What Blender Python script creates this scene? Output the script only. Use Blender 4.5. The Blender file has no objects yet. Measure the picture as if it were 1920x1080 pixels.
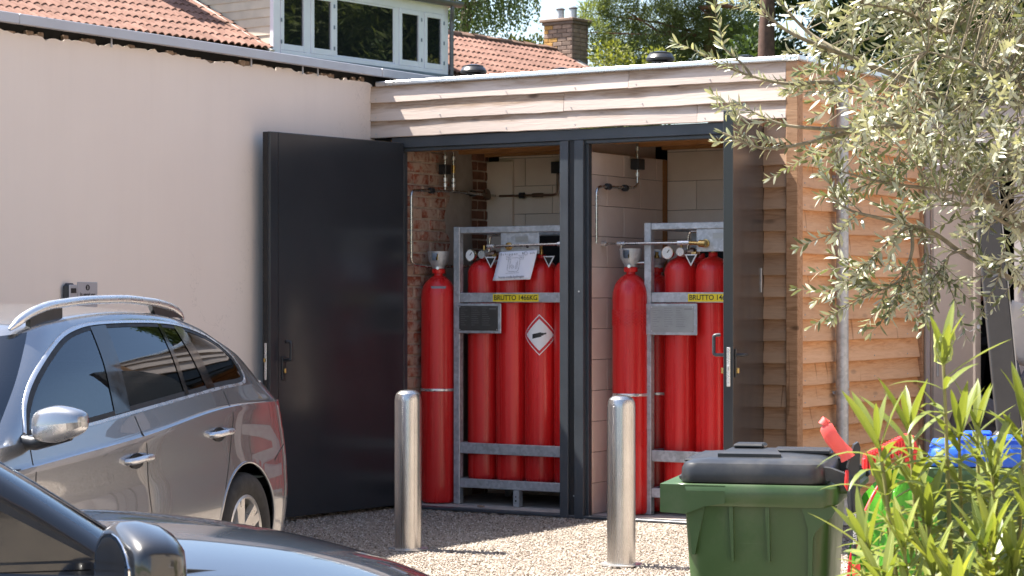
import bpy, bmesh, math, random
import numpy as np
from mathutils import Vector, Matrix
random.seed(7)
rng = np.random.default_rng(7)
SC = bpy.context.scene
COL = SC.collection
R = math.radians

# ------------------------------------------------------------------ camera, sky, sun, exposure
cam = bpy.data.cameras.new('camera')
camo = bpy.data.objects.new('camera', cam)
COL.objects.link(camo)
camo.location = (8.155, -13.809, 1.55)
camo.rotation_euler = (R(90), 0, R(32.15))
cam.sensor_width = 36.0
cam.lens = 78.75
cam.shift_y = 0.01302
cam.clip_start = 0.1
cam.clip_end = 2000
cam.dof.use_dof = True
cam.dof.focus_distance = 9.0
cam.dof.aperture_fstop = 16.0
SC.camera = camo

SUN_EL = 58.4
to_sun = Vector((-0.6, -0.13, 1.0)).normalized()
W = bpy.data.worlds.new('World')
SC.world = W
W.use_nodes = True
wn = W.node_tree.nodes
sky = wn.new('ShaderNodeTexSky')
sky.sky_type = 'NISHITA'
sky.sun_disc = False
sky.sun_elevation = R(SUN_EL)
sky.sun_rotation = math.atan2(to_sun.x, to_sun.y)
sky.air_density = 1.0
sky.dust_density = 1.6
sky.ozone_density = 1.0
W.node_tree.links.new(sky.outputs[0], wn['Background'].inputs[0])
wn['Background'].inputs[1].default_value = 0.085

sl = bpy.data.lights.new('sun', 'SUN')
sl.energy = 5.0
sl.angle = R(0.53)
sl.color = (1.0, 0.95, 0.87)
so = bpy.data.objects.new('sun', sl)
COL.objects.link(so)
so.location = (-6, -3, 12)
so.rotation_euler = to_sun.to_track_quat('Z', 'Y').to_euler()

SC.view_settings.view_transform = 'Standard'
SC.view_settings.look = 'None'
SC.view_settings.exposure = 1.87
SC.view_settings.gamma = 1.0
SC.view_settings.use_curve_mapping = False
SC.render.engine = 'CYCLES'
SC.cycles.max_bounces = 10
SC.cycles.diffuse_bounces = 8
SC.cycles.transparent_max_bounces = 12
SC.cycles.caustics_reflective = False
SC.cycles.caustics_refractive = False
SC.cycles.use_denoising = True

# ------------------------------------------------------------------ object helpers
def tag(o, label=None, cat=None, group=None, kind=None):
    if label: o['label'] = label
    if cat: o['category'] = cat
    if group: o['group'] = group
    if kind: o['kind'] = kind
    return o

def empty(name, loc=(0, 0, 0), rz=0.0, label=None, cat=None, group=None, parent=None):
    o = bpy.data.objects.new(name, None)
    o.empty_display_size = 0.1
    COL.objects.link(o)
    o.location = loc
    o.rotation_euler = (0, 0, rz)
    if parent: o.parent = parent
    return tag(o, label, cat, group)

class MB:
    """collects shapes into one mesh"""
    def __init__(s):
        s.v = []; s.f = []; s.m = []
        s.soft = False; s.hard = False
    def add(s, verts, faces, mi=0):
        b = len(s.v)
        s.v.extend([tuple(map(float, v)) for v in verts])
        s.f.extend([tuple(b + i for i in f) for f in faces])
        s.m.extend([mi] * len(faces))
        return s
    def box(s, x0, x1, y0, y1, z0, z1, bev=0.0, M=None, mi=0):
        s.hard = True
        if bev <= 0:
            v = [(x0,y0,z0),(x1,y0,z0),(x1,y1,z0),(x0,y1,z0),(x0,y0,z1),(x1,y0,z1),(x1,y1,z1),(x0,y1,z1)]
            f = [(0,3,2,1),(4,5,6,7),(0,1,5,4),(1,2,6,5),(2,3,7,6),(3,0,4,7)]
        else:
            b = min(bev, (x1-x0)*.45, (y1-y0)*.45, (z1-z0)*.45)
            bm = bmesh.new()
            r = bmesh.ops.create_cube(bm, size=1.0)
            for q in bm.verts:
                q.co = Vector(((x0+x1)/2 + q.co.x*(x1-x0), (y0+y1)/2 + q.co.y*(y1-y0), (z0+z1)/2 + q.co.z*(z1-z0)))
            bmesh.ops.bevel(bm, geom=list(bm.edges), offset=b, segments=1, affect='EDGES', profile=0.5)
            v = [q.co.copy() for q in bm.verts]
            bm.verts.index_update()
            f = [[q.index for q in fa.verts] for fa in bm.faces]
            bm.free()
        if M is not None:
            v = [M @ Vector(q) for q in v]
        return s.add(v, f, mi)
    def lathe(s, prof, n=24, c=(0, 0, 0), M=None, mi=0, close=True):
        v = []; f = []
        k = len(prof)
        for j in range(n):
            a = 2*math.pi*j/n
            for (r, z) in prof:
                p = Vector((c[0] + r*math.cos(a), c[1] + r*math.sin(a), c[2] + z))
                v.append(M @ p if M is not None else p)
        for j in range(n):
            j2 = (j+1) % n
            for i in range(k-1):
                f.append((j*k+i, j2*k+i, j2*k+i+1, j*k+i+1))
        if close:
            if prof[0][0] > 1e-5: f.append(tuple(j*k for j in reversed(range(n))))
            if prof[-1][0] > 1e-5: f.append(tuple(j*k+k-1 for j in range(n)))
        return s.add(v, f, mi)
    def cyl(s, p0, p1, r, n=14, r2=None, mi=0):
        return s.tube([p0, p1], r if r2 is None else [r, r2], n, mi=mi)
    def tube(s, path, r, n=8, mi=0, caps=True):
        s.soft = True
        P = [Vector(p) for p in path]
        m = len(P)
        rr = r if isinstance(r, (list, tuple)) else [r]*m
        T = []
        for i in range(m):
            t = (P[min(i+1, m-1)] - P[max(i-1, 0)])
            T.append(t.normalized() if t.length > 1e-9 else Vector((0, 0, 1)))
        u = T[0].orthogonal().normalized()
        v = []; f = []
        for i in range(m):
            u = (u - T[i]*u.dot(T[i]))
            if u.length < 1e-6: u = T[i].orthogonal()
            u.normalize()
            w = T[i].cross(u)
            for j in range(n):
                a = 2*math.pi*j/n
                v.append(P[i] + (u*math.cos(a) + w*math.sin(a))*rr[i])
        for i in range(m-1):
            for j in range(n):
                j2 = (j+1) % n
                f.append((i*n+j, i*n+j2, (i+1)*n+j2, (i+1)*n+j))
        if caps:
            f.append(tuple(reversed(range(n))))
            f.append(tuple((m-1)*n+j for j in range(n)))
        return s.add(v, f, mi)
    def prism(s, poly, a0, a1, axis='z', mi=0, M=None):
        """extrude a 2-D polygon; axis z: (x,y) poly, y: (x,z) poly, x: (y,z) poly"""
        def P(p, a):
            if axis == 'z': q = (p[0], p[1], a)
            elif axis == 'y': q = (p[0], a, p[1])
            else: q = (a, p[0], p[1])
            return M @ Vector(q) if M is not None else q
        n = len(poly)
        v = [P(p, a0) for p in poly] + [P(p, a1) for p in poly]
        f = [tuple(range(n)), tuple(range(2*n-1, n-1, -1))]
        for i in range(n):
            j = (i+1) % n
            f.append((i, i+n, j+n, j))
        return s.add(v, f, mi)
    def grid(s, G, mi=0, flip=False):
        G = np.asarray(G, float)
        a, b = G.shape[:2]
        f = []
        for i in range(a-1):
            for j in range(b-1):
                q = (i*b+j, i*b+j+1, (i+1)*b+j+1, (i+1)*b+j)
                f.append(q[::-1] if flip else q)
        return s.add(G.reshape(-1, 3), f, mi)
    def mesh(s, name, mats, angle=35, fix=True):
        me = bpy.data.meshes.new(name)
        me.from_pydata(s.v, [], s.f)
        for m in (mats if isinstance(mats, (list, tuple)) else [mats]):
            me.materials.append(m)
        if isinstance(mats, (list, tuple)) and len(mats) > 1:
            me.polygons.foreach_set('material_index', s.m)
        if fix:
            bm = bmesh.new(); bm.from_mesh(me)
            bmesh.ops.recalc_face_normals(bm, faces=bm.faces)
            bm.to_mesh(me); bm.free()
        if angle and s.soft and not s.hard: angle = max(angle, 62)
        if angle:
            me.polygons.foreach_set('use_smooth', [True]*len(me.polygons))
            me.set_sharp_from_angle(angle=R(angle))
        me.update()
        return me
    def build(s, name, mats, parent=None, loc=(0, 0, 0), rot=(0, 0, 0), angle=35, fix=True):
        me = s.mesh(name, mats, angle, fix)
        return put(name, me, parent, loc, rot)

def put(name, me, parent=None, loc=(0, 0, 0), rot=(0, 0, 0), scale=(1, 1, 1)):
    o = bpy.data.objects.new(name, me)
    COL.objects.link(o)
    if parent: o.parent = parent
    o.location = loc; o.rotation_euler = rot; o.scale = scale
    return o

def arc_path(pts, rad=0.04, n=6):
    """polyline with rounded corners"""
    P = [Vector(p) for p in pts]
    out = [P[0]]
    for i in range(1, len(P)-1):
        a = (P[i-1]-P[i]); b = (P[i+1]-P[i])
        r = min(rad, a.length*.49, b.length*.49)
        p0 = P[i] + a.normalized()*r; p1 = P[i] + b.normalized()*r
        for k in range(n+1):
            t = k/n
            out.append(p0*(1-t)**2 + P[i]*2*t*(1-t) + p1*t*t)
    out.append(P[-1])
    return out

def text(body, size, mt, parent, loc, rot, name='lettering', align='CENTER', sx=1.0, ext=0.0004, bold=0.0, sp=1.0):
    c = bpy.data.curves.new(name, 'FONT')
    c.body = body; c.size = size; c.align_x = align; c.align_y = 'CENTER'
    c.extrude = ext; c.offset = bold
    c.materials.append(mt)
    t = bpy.data.objects.new(name, c)
    COL.objects.link(t)
    c.space_character = sp
    bpy.context.view_layer.update()
    me = bpy.data.meshes.new_from_object(t.evaluated_get(bpy.context.evaluated_depsgraph_get()))
    bpy.data.objects.remove(t)
    me.name = name
    return put(name, me, parent, loc, rot, (sx, 1, 1))

# ------------------------------------------------------------------ materials
class NT:
    def __init__(s, name):
        s.mat = bpy.data.materials.new(name)
        s.mat.use_nodes = True
        s.t = s.mat.node_tree
        s.b = s.t.nodes['Principled BSDF']
        s.out = s.t.nodes['Material Output']
    def n(s, typ, **kw):
        nd = s.t.nodes.new('ShaderNode' + typ)
        for k, v in kw.items():
            if k in nd.inputs.keys(): s.link(v, nd.inputs[k])
            else: setattr(nd, k, v)
        return nd
    def link(s, v, inp):
        if isinstance(v, bpy.types.NodeSocket): s.t.links.new(v, inp)
        else:
            if isinstance(v, tuple) and len(v) == 3 and inp.type == 'RGBA': v = (*v, 1)
            inp.default_value = v
    def set(s, **kw):
        al = dict(base='Base Color', rough='Roughness', metal='Metallic', coat='Coat Weight', coatr='Coat Roughness', spec='Specular IOR Level',
                  trans='Transmission Weight', normal='Normal', aniso='Anisotropic', sss='Subsurface Weight', alpha='Alpha', emit='Emission Color', emits='Emission Strength', ior='IOR', sheen='Sheen Weight')
        for k, v in kw.items(): s.link(v, s.b.inputs[al[k]])
        return s
    def coord(s, which='Object', scale=(1, 1, 1), rand=0.0):
        tc = s.n('TexCoord')
        mp = s.n('Mapping')
        s.t.links.new(tc.outputs[which], mp.inputs[0])
        mp.inputs['Scale'].default_value = scale
        if rand:
            oi = s.n('ObjectInfo')
            mu = s.n('VectorMath', operation='SCALE')
            cx = s.n('CombineXYZ')
            s.t.links.new(oi.outputs['Random'], cx.inputs[0]); s.t.links.new(oi.outputs['Random'], cx.inputs[1]); s.t.links.new(oi.outputs['Random'], cx.inputs[2])
            s.t.links.new(cx.outputs[0], mu.inputs[0]); mu.inputs['Scale'].default_value = rand
            s.t.links.new(mu.outputs[0], mp.inputs['Location'])
        return mp.outputs[0]
    def noise(s, vec, scale=5, detail=4, rough=0.55, dist=0.0):
        nd = s.n('TexNoise')
        s.t.links.new(vec, nd.inputs['Vector'])
        nd.inputs['Scale'].default_value = scale; nd.inputs['Detail'].default_value = detail
        nd.inputs['Roughness'].default_value = rough; nd.inputs['Distortion'].default_value = dist
        return nd.outputs['Fac']
    def ramp(s, fac, stops):
        nd = s.n('ValToRGB')
        s.t.links.new(fac, nd.inputs[0])
        e = nd.color_ramp.elements
        while len(e) < len(stops): e.new(0.5)
        for i, (p, c) in enumerate(stops):
            e[i].position = p
            e[i].color = (*c, 1) if isinstance(c, tuple) else (c, c, c, 1)
        return nd.outputs[0]
    def mix(s, fac, a, b, mode='MIX'):
        nd = s.n('Mix', data_type='RGBA', blend_type=mode)
        s.link(fac, nd.inputs['Factor'])
        s.link(a, nd.inputs[6]); s.link(b, nd.inputs[7])
        return nd.outputs[2]
    def math(s, op, a, b=0.0):
        nd = s.n('Math', operation=op)
        s.link(a, nd.inputs[0]); s.link(b, nd.inputs[1])
        return nd.outputs[0]
    def rand(s):
        return s.n('ObjectInfo').outputs['Random']
    def bump(s, h, strength=0.3, dist=0.01):
        nd = s.n('Bump')
        s.t.links.new(h, nd.inputs['Height'])
        nd.inputs['Strength'].default_value = strength; nd.inputs['Distance'].default_value = dist
        s.set(normal=nd.outputs[0])
        return s
    def bright(s, col, fac):
        """multiply colour by a grey value"""
        return s.mix(1.0, col, fac, 'MULTIPLY')

def simple(name, base, rough=0.5, metal=0.0, var=0.12, scale=8.0, rvar=0.08, rand=0.0, bump=0.0, bscale=60, **kw):
    m = NT(name)
    v = m.coord('Object', (1, 1, 1), 7.0)
    nz = m.noise(v, scale, 5, 0.6)
    lo = tuple(c*(1-var) for c in base); hi = tuple(min(1, c*(1+var)) for c in base)
    col = m.ramp(nz, [(0.3, lo), (0.7, hi)])
    if rand:
        col = m.bright(col, m.ramp(m.rand(), [(0, 1-rand), (1, 1.0)]))
    rr = m.ramp(m.noise(v, scale*2.3, 4), [(0.3, max(0, rough-rvar)), (0.7, min(1, rough+rvar))])
    m.set(base=col, rough=rr, metal=metal, **kw)
    if bump: m.bump(m.noise(v, bscale, 4), bump, 0.004)
    return m.mat

def wood(name, cols, grey=None, rough=0.75, rnd=0.3, knots=True, bleach=None, brange=(0.25, 0.62), crack=True, bmax=0.72):
    """cols: dark, mid, light; boards run along local x"""
    m = NT(name)
    v = m.coord('Object', (1, 1, 1), 13.0)
    vs = m.n('Mapping'); m.t.links.new(v, vs.inputs[0]); vs.inputs['Scale'].default_value = (1.6, 14, 14)
    g = m.noise(vs.outputs[0], 2.2, 8, 0.62, 1.6)
    vf = m.n('Mapping'); m.t.links.new(v, vf.inputs[0]); vf.inputs['Scale'].default_value = (3, 90, 90)
    fine = m.noise(vf.outputs[0], 2.0, 4, 0.6)
    col = m.ramp(g, [(0.28, cols[0]), (0.5, cols[1]), (0.72, cols[2])])
    col = m.mix(0.22, col, m.ramp(fine, [(0.3, cols[0]), (0.7, cols[2])]))
    if grey:
        w = m.noise(v, 3.0, 5, 0.6)
        col = m.mix(m.ramp(w, [(0.35, 0.15), (0.65, 0.85)]), col, grey)
    h = g
    if knots:
        vk = m.n('Mapping'); m.t.links.new(v, vk.inputs[0]); vk.inputs['Scale'].default_value = (2.6, 5.5, 7.5)
        vo = m.n('TexVoronoi'); m.t.links.new(vk.outputs[0], vo.inputs['Vector']); vo.inputs['Scale'].default_value = 1.0
        k = m.ramp(vo.outputs['Distance'], [(0.07, 1.0), (0.16, 0.0)])
        col = m.mix(m.math('MULTIPLY', k, 0.75), col, tuple(c*0.35 for c in cols[0]))
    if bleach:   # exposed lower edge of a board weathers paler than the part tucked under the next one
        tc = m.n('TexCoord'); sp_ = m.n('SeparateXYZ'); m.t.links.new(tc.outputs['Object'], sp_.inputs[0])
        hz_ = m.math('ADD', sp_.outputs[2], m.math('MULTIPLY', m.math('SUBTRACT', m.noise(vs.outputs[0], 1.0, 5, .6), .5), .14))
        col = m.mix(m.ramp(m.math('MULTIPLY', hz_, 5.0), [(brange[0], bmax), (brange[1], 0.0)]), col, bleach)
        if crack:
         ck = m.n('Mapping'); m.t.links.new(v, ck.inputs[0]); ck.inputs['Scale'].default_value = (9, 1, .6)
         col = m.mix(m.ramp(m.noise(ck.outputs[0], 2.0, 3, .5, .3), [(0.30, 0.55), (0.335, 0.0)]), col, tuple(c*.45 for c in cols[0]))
    col = m.bright(col, m.ramp(m.rand(), [(0, 1-rnd), (1, 1.0)]))
    m.set(base=col, rough=rough, spec=0.25)
    m.bump(m.mix(0.5, m.ramp(h, [(0.3, 0.0), (0.7, 1.0)]), fine), 0.35, 0.004)
    return m.mat

MT = {}
def build_mats():
    # rendered wall
    m = NT('wall render')
    v = m.coord('Object')
    big = m.noise(v, 0.5, 5, 0.55); fine = m.noise(v, 140, 3, 0.6)
    col = m.ramp(big, [(0.3, (0.82, 0.71, 0.625)), (0.7, (0.87, 0.765, 0.675))])
    vs = m.n('Mapping'); m.t.links.new(v, vs.inputs[0]); vs.inputs['Scale'].default_value = (1, 6, 0.4)
    st = m.noise(vs.outputs[0], 1.5, 4, 0.6)
    col = m.bright(col, m.ramp(st, [(0.3, 0.985), (0.6, 1.0)]))
    # rain streaks under the eaves, splash dirt at the foot, a few hairline cracks
    sx = m.n('SeparateXYZ'); m.t.links.new(v, sx.inputs[0])
    dr = m.n('Mapping'); m.t.links.new(v, dr.inputs[0]); dr.inputs['Scale'].default_value = (1, 3.1, 0.25)
    drip = m.math('MULTIPLY', m.ramp(m.noise(dr.outputs[0], 2.0, 4, .6), [(0.50, 0.0), (0.72, 1.0)]), m.ramp(m.math('DIVIDE', sx.outputs[2], 3.3), [(0.72, 0.0), (0.98, 0.07)]))
    col = m.mix(drip, col, (0.45, 0.36, 0.29))
    spl = m.math('MULTIPLY', m.noise(v, 4, 6, .65), m.ramp(m.math('DIVIDE', sx.outputs[2], 3.3), [(0.0, 0.6), (0.2, 0.0)]))
    col = m.mix(spl, col, (0.36, 0.30, 0.25))
    cw = m.noise(v, 1.3, 5, .7)
    crk = m.ramp(m.math('ABSOLUTE', m.math('SUBTRACT', cw, 0.5)), [(0.0, 0.22), (0.0022, 0.0)])
    col = m.mix(m.math('MULTIPLY', crk, m.ramp(m.noise(v, .6, 2), [(0.52, 0.0), (0.6, 1.0)])), col, (0.35, 0.29, 0.25))
    m.set(base=col, rough=0.85, spec=0.2)
    m.bump(m.mix(0.25, fine, m.noise(v, 6, 4)), 0.14, 0.006)
    MT['render'] = m.mat
    MT['mortar_crumb'] = simple('crumbled mortar', (0.30, 0.21, 0.15), 0.95, var=0.5, scale=22, bump=0.6, bscale=50)
    MT['void'] = simple('dark gap', (0.012, 0.011, 0.01), 0.9)
    MT['alu'] = simple('grey aluminium trim', (0.47, 0.46, 0.48), 0.42, 0.25, var=0.05, scale=3)
    MT['coping'] = simple('bright metal coping', (0.72, 0.72, 0.72), 0.3, 0.75, var=0.06, scale=5)
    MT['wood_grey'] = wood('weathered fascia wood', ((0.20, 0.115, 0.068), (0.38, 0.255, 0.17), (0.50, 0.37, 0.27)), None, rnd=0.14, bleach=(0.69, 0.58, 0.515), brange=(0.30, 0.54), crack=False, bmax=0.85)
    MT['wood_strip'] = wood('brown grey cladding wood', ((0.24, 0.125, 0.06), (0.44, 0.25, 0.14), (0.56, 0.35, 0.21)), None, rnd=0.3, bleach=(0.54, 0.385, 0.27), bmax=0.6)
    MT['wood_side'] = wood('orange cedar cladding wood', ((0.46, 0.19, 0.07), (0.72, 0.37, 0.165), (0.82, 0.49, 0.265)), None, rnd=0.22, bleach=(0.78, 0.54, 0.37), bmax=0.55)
    MT['wood_ceiling'] = wood('orange ceiling wood', ((0.30, 0.13, 0.04), (0.42, 0.2, 0.075), (0.5, 0.26, 0.11)), None, rnd=0.2)
    # anthracite lacquer with dust
    m = NT('anthracite door lacquer')
    v = m.coord('Object')
    d = m.noise(v, 1.4, 6, 0.6); sp = m.noise(v, 60, 2)
    col = m.ramp(d, [(0.35, (0.026, 0.029, 0.034)), (0.75, (0.033, 0.037, 0.043))])
    m.set(base=col, rough=m.ramp(m.noise(v, 3, 5), [(0.3, 0.15), (0.7, 0.24)]), spec=0.5)
    m.bump(sp, 0.008, 0.002)
    MT['anthracite'] = m.mat
    MT['frame'] = simple('anthracite frame', (0.05, 0.058, 0.068), 0.38, var=0.15, scale=4)
    MT['rubber'] = simple('black rubber', (0.012, 0.012, 0.013), 0.55)
    # red cylinder paint
    m = NT('red cylinder paint')
    v = m.coord('Object', (1, 1, 1), 9.0)
    vs = m.n('Mapping'); m.t.links.new(v, vs.inputs[0]); vs.inputs['Scale'].default_value = (22, 22, 0.7)
    st = m.noise(vs.outputs[0], 1.0, 4, 0.6)
    bl = m.noise(v, 7, 5, 0.65)
    col = m.ramp(st, [(0.3, (0.60, 0.012, 0.014)), (0.7, (0.74, 0.028, 0.024))])
    col = m.mix(m.ramp(bl, [(0.62, 0.0), (0.8, 0.5)]), col, (0.50, 0.10, 0.07))
    col = m.bright(col, m.ramp(m.rand(), [(0, 0.88), (1, 1.0)]))
    scr = m.n('Mapping'); m.t.links.new(v, scr.inputs[0]); scr.inputs['Scale'].default_value = (60, 60, 14)
    col = m.mix(m.math('MULTIPLY', m.ramp(m.noise(scr.outputs[0], 1.0, 3, .7), [(0.70, 0.0), (0.76, 0.6)]), m.ramp(bl, [(.5, 0), (.6, 1)])), col, (0.62, 0.32, 0.28))
    m.set(base=col, rough=m.ramp(st, [(0.3, 0.20), (0.7, 0.38)]), spec=0.5)
    m.bump(bl, 0.05, 0.004)
    MT['red'] = m.mat
    # galvanised steel
    m = NT('galvanised steel')
    v = m.coord('Object', (1, 1, 1), 5.0)
    vo = m.n('TexVoronoi'); m.t.links.new(v, vo.inputs['Vector']); vo.inputs['Scale'].default_value = 45
    bw = m.n('RGBToBW'); m.t.links.new(vo.outputs['Color'], bw.inputs[0])
    big = m.noise(v, 6, 5)
    col = m.ramp(bw.outputs[0], [(0.1, (0.42, 0.44, 0.46)), (0.9, (0.60, 0.62, 0.64))])
    col = m.bright(col, m.ramp(big, [(0.3, 0.75), (0.65, 1.0)]))
    m.set(base=col, rough=m.ramp(bw.outputs[0], [(0, 0.42), (1, 0.6)]), metal=0.55)
    MT['galv'] = m.mat
    # brushed stainless
    m = NT('brushed stainless steel')
    v = m.coord('Object', (160, 160, 1.5))
    n1 = m.noise(v, 1.0, 3, 0.6)
    v2 = m.coord('Object')
    col = m.ramp(m.noise(v2, 9, 5), [(0.3, (0.47, 0.455, 0.44)), (0.7, (0.54, 0.525, 0.51))])
    m.set(base=col, rough=m.ramp(n1, [(0.2, 0.22), (0.8, 0.33)]), metal=1.0)
    m.bump(n1, 0.02, 0.001)
    MT['steel'] = m.mat
    MT['pipe'] = simple('stainless tube', (0.55, 0.52, 0.48), 0.25, 1.0, var=0.1, scale=20)
    MT['copperpipe'] = simple('brown oxidised tube', (0.22, 0.15, 0.11), 0.35, 0.8, var=0.2, scale=20)
    MT['brass'] = simple('brass', (0.55, 0.36, 0.13), 0.3, 1.0, var=0.2, scale=30)
    MT['chrome'] = simple('chrome', (0.78, 0.78, 0.78), 0.08, 1.0, var=0.03)
    MT['black_plastic'] = simple('black plastic', (0.02, 0.021, 0.024), 0.36, var=0.2, scale=10, bump=0.03, bscale=300)
    MT['white'] = simple('white print', (0.8, 0.8, 0.8), 0.5, var=0.02)
    MT['redprint'] = simple('red print', (0.6, 0.02, 0.03), 0.45, var=0.03)
    MT['black'] = simple('black print', (0.015, 0.015, 0.015), 0.5, var=0.05)
    MT['greyprint'] = simple('grey print', (0.22, 0.22, 0.25), 0.6, var=0.05)
    MT['faintprint'] = simple('faint grey engraving', (0.13, 0.125, 0.12), 0.5, var=0.05)
    MT['yellow'] = simple('yellow sticker', (0.78, 0.60, 0.02), 0.45, var=0.05)
    MT['paper'] = simple('white paper', (0.80, 0.79, 0.85), 0.7, var=0.02)
    MT['plate_dark'] = simple('dark data plate', (0.07, 0.066, 0.06), 0.4, 0.3, var=0.1, scale=12)
    MT['softprint'] = simple('soft grey engraving', (0.25, 0.255, 0.25), 0.5, var=0.05)
    MT['plate_grey'] = simple('grey data plate', (0.36, 0.37, 0.36), 0.4, 0.5, var=0.12, scale=7)
    # blocks, bricks, mortar, concrete
    m = NT('pinkish sand lime block')
    v = m.coord('Object', (1, 1, 1), 11.0)
    col = m.ramp(m.noise(v, 4, 6, 0.6), [(0.3, (0.74, 0.60, 0.51)), (0.7, (0.82, 0.69, 0.60))])
    col = m.bright(col, m.ramp(m.rand(), [(0, 0.88), (1, 1.0)]))
    m.set(base=col, rough=0.9, spec=0.2); m.bump(m.noise(v, 90, 3), 0.2, 0.003)
    MT['block'] = m.mat
    MT['block_joint'] = simple('block joint mortar', (0.30, 0.23, 0.19), 0.95, var=0.15, scale=20)
    m = NT('old red brick with lime remnants')
    v = m.coord('Object', (1, 1, 1), 17.0)
    base = m.ramp(m.noise(v, 12, 5, 0.65), [(0.25, (0.20, 0.055, 0.03)), (0.55, (0.36, 0.105, 0.06)), (0.8, (0.44, 0.17, 0.10))])
    base = m.bright(base, m.ramp(m.rand(), [(0, 0.7), (1, 1.0)]))
    wv = m.coord('Generated')
    lime = m.ramp(m.noise(m.coord('Object', (1, 1, 1), 23.0), 9, 6, 0.7, 0.4), [(0.40, 0.0), (0.54, 0.85)])
    col = m.mix(lime, base, (0.47, 0.35, 0.27))
    m.set(base=col, rough=0.92, spec=0.2); m.bump(m.noise(v, 45, 5), 0.6, 0.006)
    MT['brick_red'] = m.mat
    m = NT('dark brown brick')
    v = m.coord('Object', (1, 1, 1), 17.0)
    base = m.ramp(m.noise(v, 14, 5, 0.65), [(0.25, (0.13, 0.06, 0.04)), (0.75, (0.26, 0.12, 0.075))])
    m.set(base=base, rough=0.92, spec=0.2); m.bump(m.noise(v, 45, 5), 0.5, 0.006)
    MT['brick_brown'] = m.mat
    MT['mortar'] = simple('lime mortar', (0.42, 0.32, 0.25), 0.95, var=0.25, scale=14, bump=0.5, bscale=60)
    MT['plaster'] = simple('grey plaster patch', (0.31, 0.26, 0.215), 0.92, var=0.2, scale=6, bump=0.3, bscale=40)
    MT['concrete'] = simple('concrete slab', (0.42, 0.37, 0.33), 0.9, var=0.25, scale=10, bump=0.3, bscale=80)
    # gravel ground
    m = NT('pale gravel')
    v = m.coord('Object')
    vo = m.n('TexVoronoi'); m.t.links.new(v, vo.inputs['Vector']); vo.inputs['Scale'].default_value = 75
    bw = m.n('RGBToBW'); m.t.links.new(vo.outputs['Color'], bw.inputs[0])
    col = m.ramp(bw.outputs[0], [(0.1, (0.17, 0.135, 0.11)), (0.5, (0.35, 0.295, 0.245)), (0.9, (0.50, 0.44, 0.375))])
    big = m.noise(v, 1.2, 5, 0.6)
    col = m.bright(col, m.ramp(big, [(0.3, 0.8), (0.65, 1.0)]))
    m.set(base=col, rough=0.9, spec=0.25)
    hh = m.ramp(vo.outputs['Distance'], [(0.0, 1.0), (0.7, 0.0)])
    m.bump(hh, 0.9, 0.012)
    MT['gravel'] = m.mat
    m = NT('gravel stones')
    ge = m.n('NewGeometry')
    col = m.ramp(ge.outputs['Random Per Island'], [(0.0, (0.12, 0.085, 0.06)), (0.2, (0.27, 0.225, 0.18)), (0.7, (0.44, 0.375, 0.315)), (1.0, (0.60, 0.54, 0.48))])
    m.set(base=col, rough=0.85, spec=0.3)
    MT['stones'] = m.mat
    MT['grass'] = simple('distant grass', (0.07, 0.10, 0.03), 0.95, var=0.4, scale=0.6)
build_mats()
# ------------------------------------------------------------------ ground
b = MB()
b.add([(-400, -400, -0.012), (400, -400, -0.012), (400, 400, -0.012), (-400, 400, -0.012)], [(0, 1, 2, 3)])
g = b.build('lawn', MT['grass'], angle=0); tag(g, kind='structure')
b = MB()
nx_, ny_ = 60, 70
X = np.linspace(-12, 16, nx_); Y = np.linspace(-22, 12, ny_)
G = np.zeros((ny_, nx_, 3)); G[..., 0] = X[None]; G[..., 1] = Y[:, None]
G[..., 2] = 0.006*np.sin(G[..., 0]*2.3+G[..., 1])*np.cos(G[..., 1]*1.7) - 0.004
b.grid(G)
g = b.build('ground', MT['gravel'], angle=60); tag(g, kind='structure')
# loose stones in the part of the yard that the picture shows
def stones(n, x0, x1, y0, y1, name):
    base = np.array([(1,0,0),(-1,0,0),(0,1,0),(0,-1,0),(0,0,1),(0,0,-1)], float)
    fc = np.array([(0,2,4),(2,1,4),(1,3,4),(3,0,4),(2,0,5),(1,2,5),(3,1,5),(0,3,5)])
    pos = np.stack([rng.uniform(x0, x1, n), rng.uniform(y0, y1, n), rng.uniform(-0.001, 0.005, n)], 1)
    s = rng.uniform(0.0035, 0.0085, (n, 1))*rng.uniform(0.7, 1.3, (n, 3)); s[:, 2] *= 0.75
    a = rng.uniform(0, 6.28, n); ca, sa = np.cos(a), np.sin(a)
    P = base[None]*(s[:, None, :])*rng.uniform(0.75, 1.2, (n, 6, 1))
    x = P[..., 0]*ca[:, None]-P[..., 1]*sa[:, None]; y = P[..., 0]*sa[:, None]+P[..., 1]*ca[:, None]
    t = rng.uniform(-.6, .6, n)[:, None]
    V = np.stack([x, y*np.cos(t)-P[..., 2]*np.sin(t), y*np.sin(t)+P[..., 2]*np.cos(t)], -1)+pos[:, None]
    F = (fc[None]+6*np.arange(n)[:, None, None]).reshape(-1, 3)
    me = bpy.data.meshes.new(name)
    me.vertices.add(n*6); me.vertices.foreach_set('co', V.reshape(-1))
    me.loops.add(len(F)*3); me.loops.foreach_set('vertex_index', F.reshape(-1).astype(np.int32))
    me.polygons.add(len(F)); me.polygons.foreach_set('loop_start', np.arange(0, len(F)*3, 3, dtype=np.int32))
    me.materials.append(MT['stones']); me.update(); me.validate()
    return put(name, me)
g = stones(52000, -1.7, 3.3, -4.6, -0.06, 'gravel'); tag(g, kind='stuff')

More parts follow.
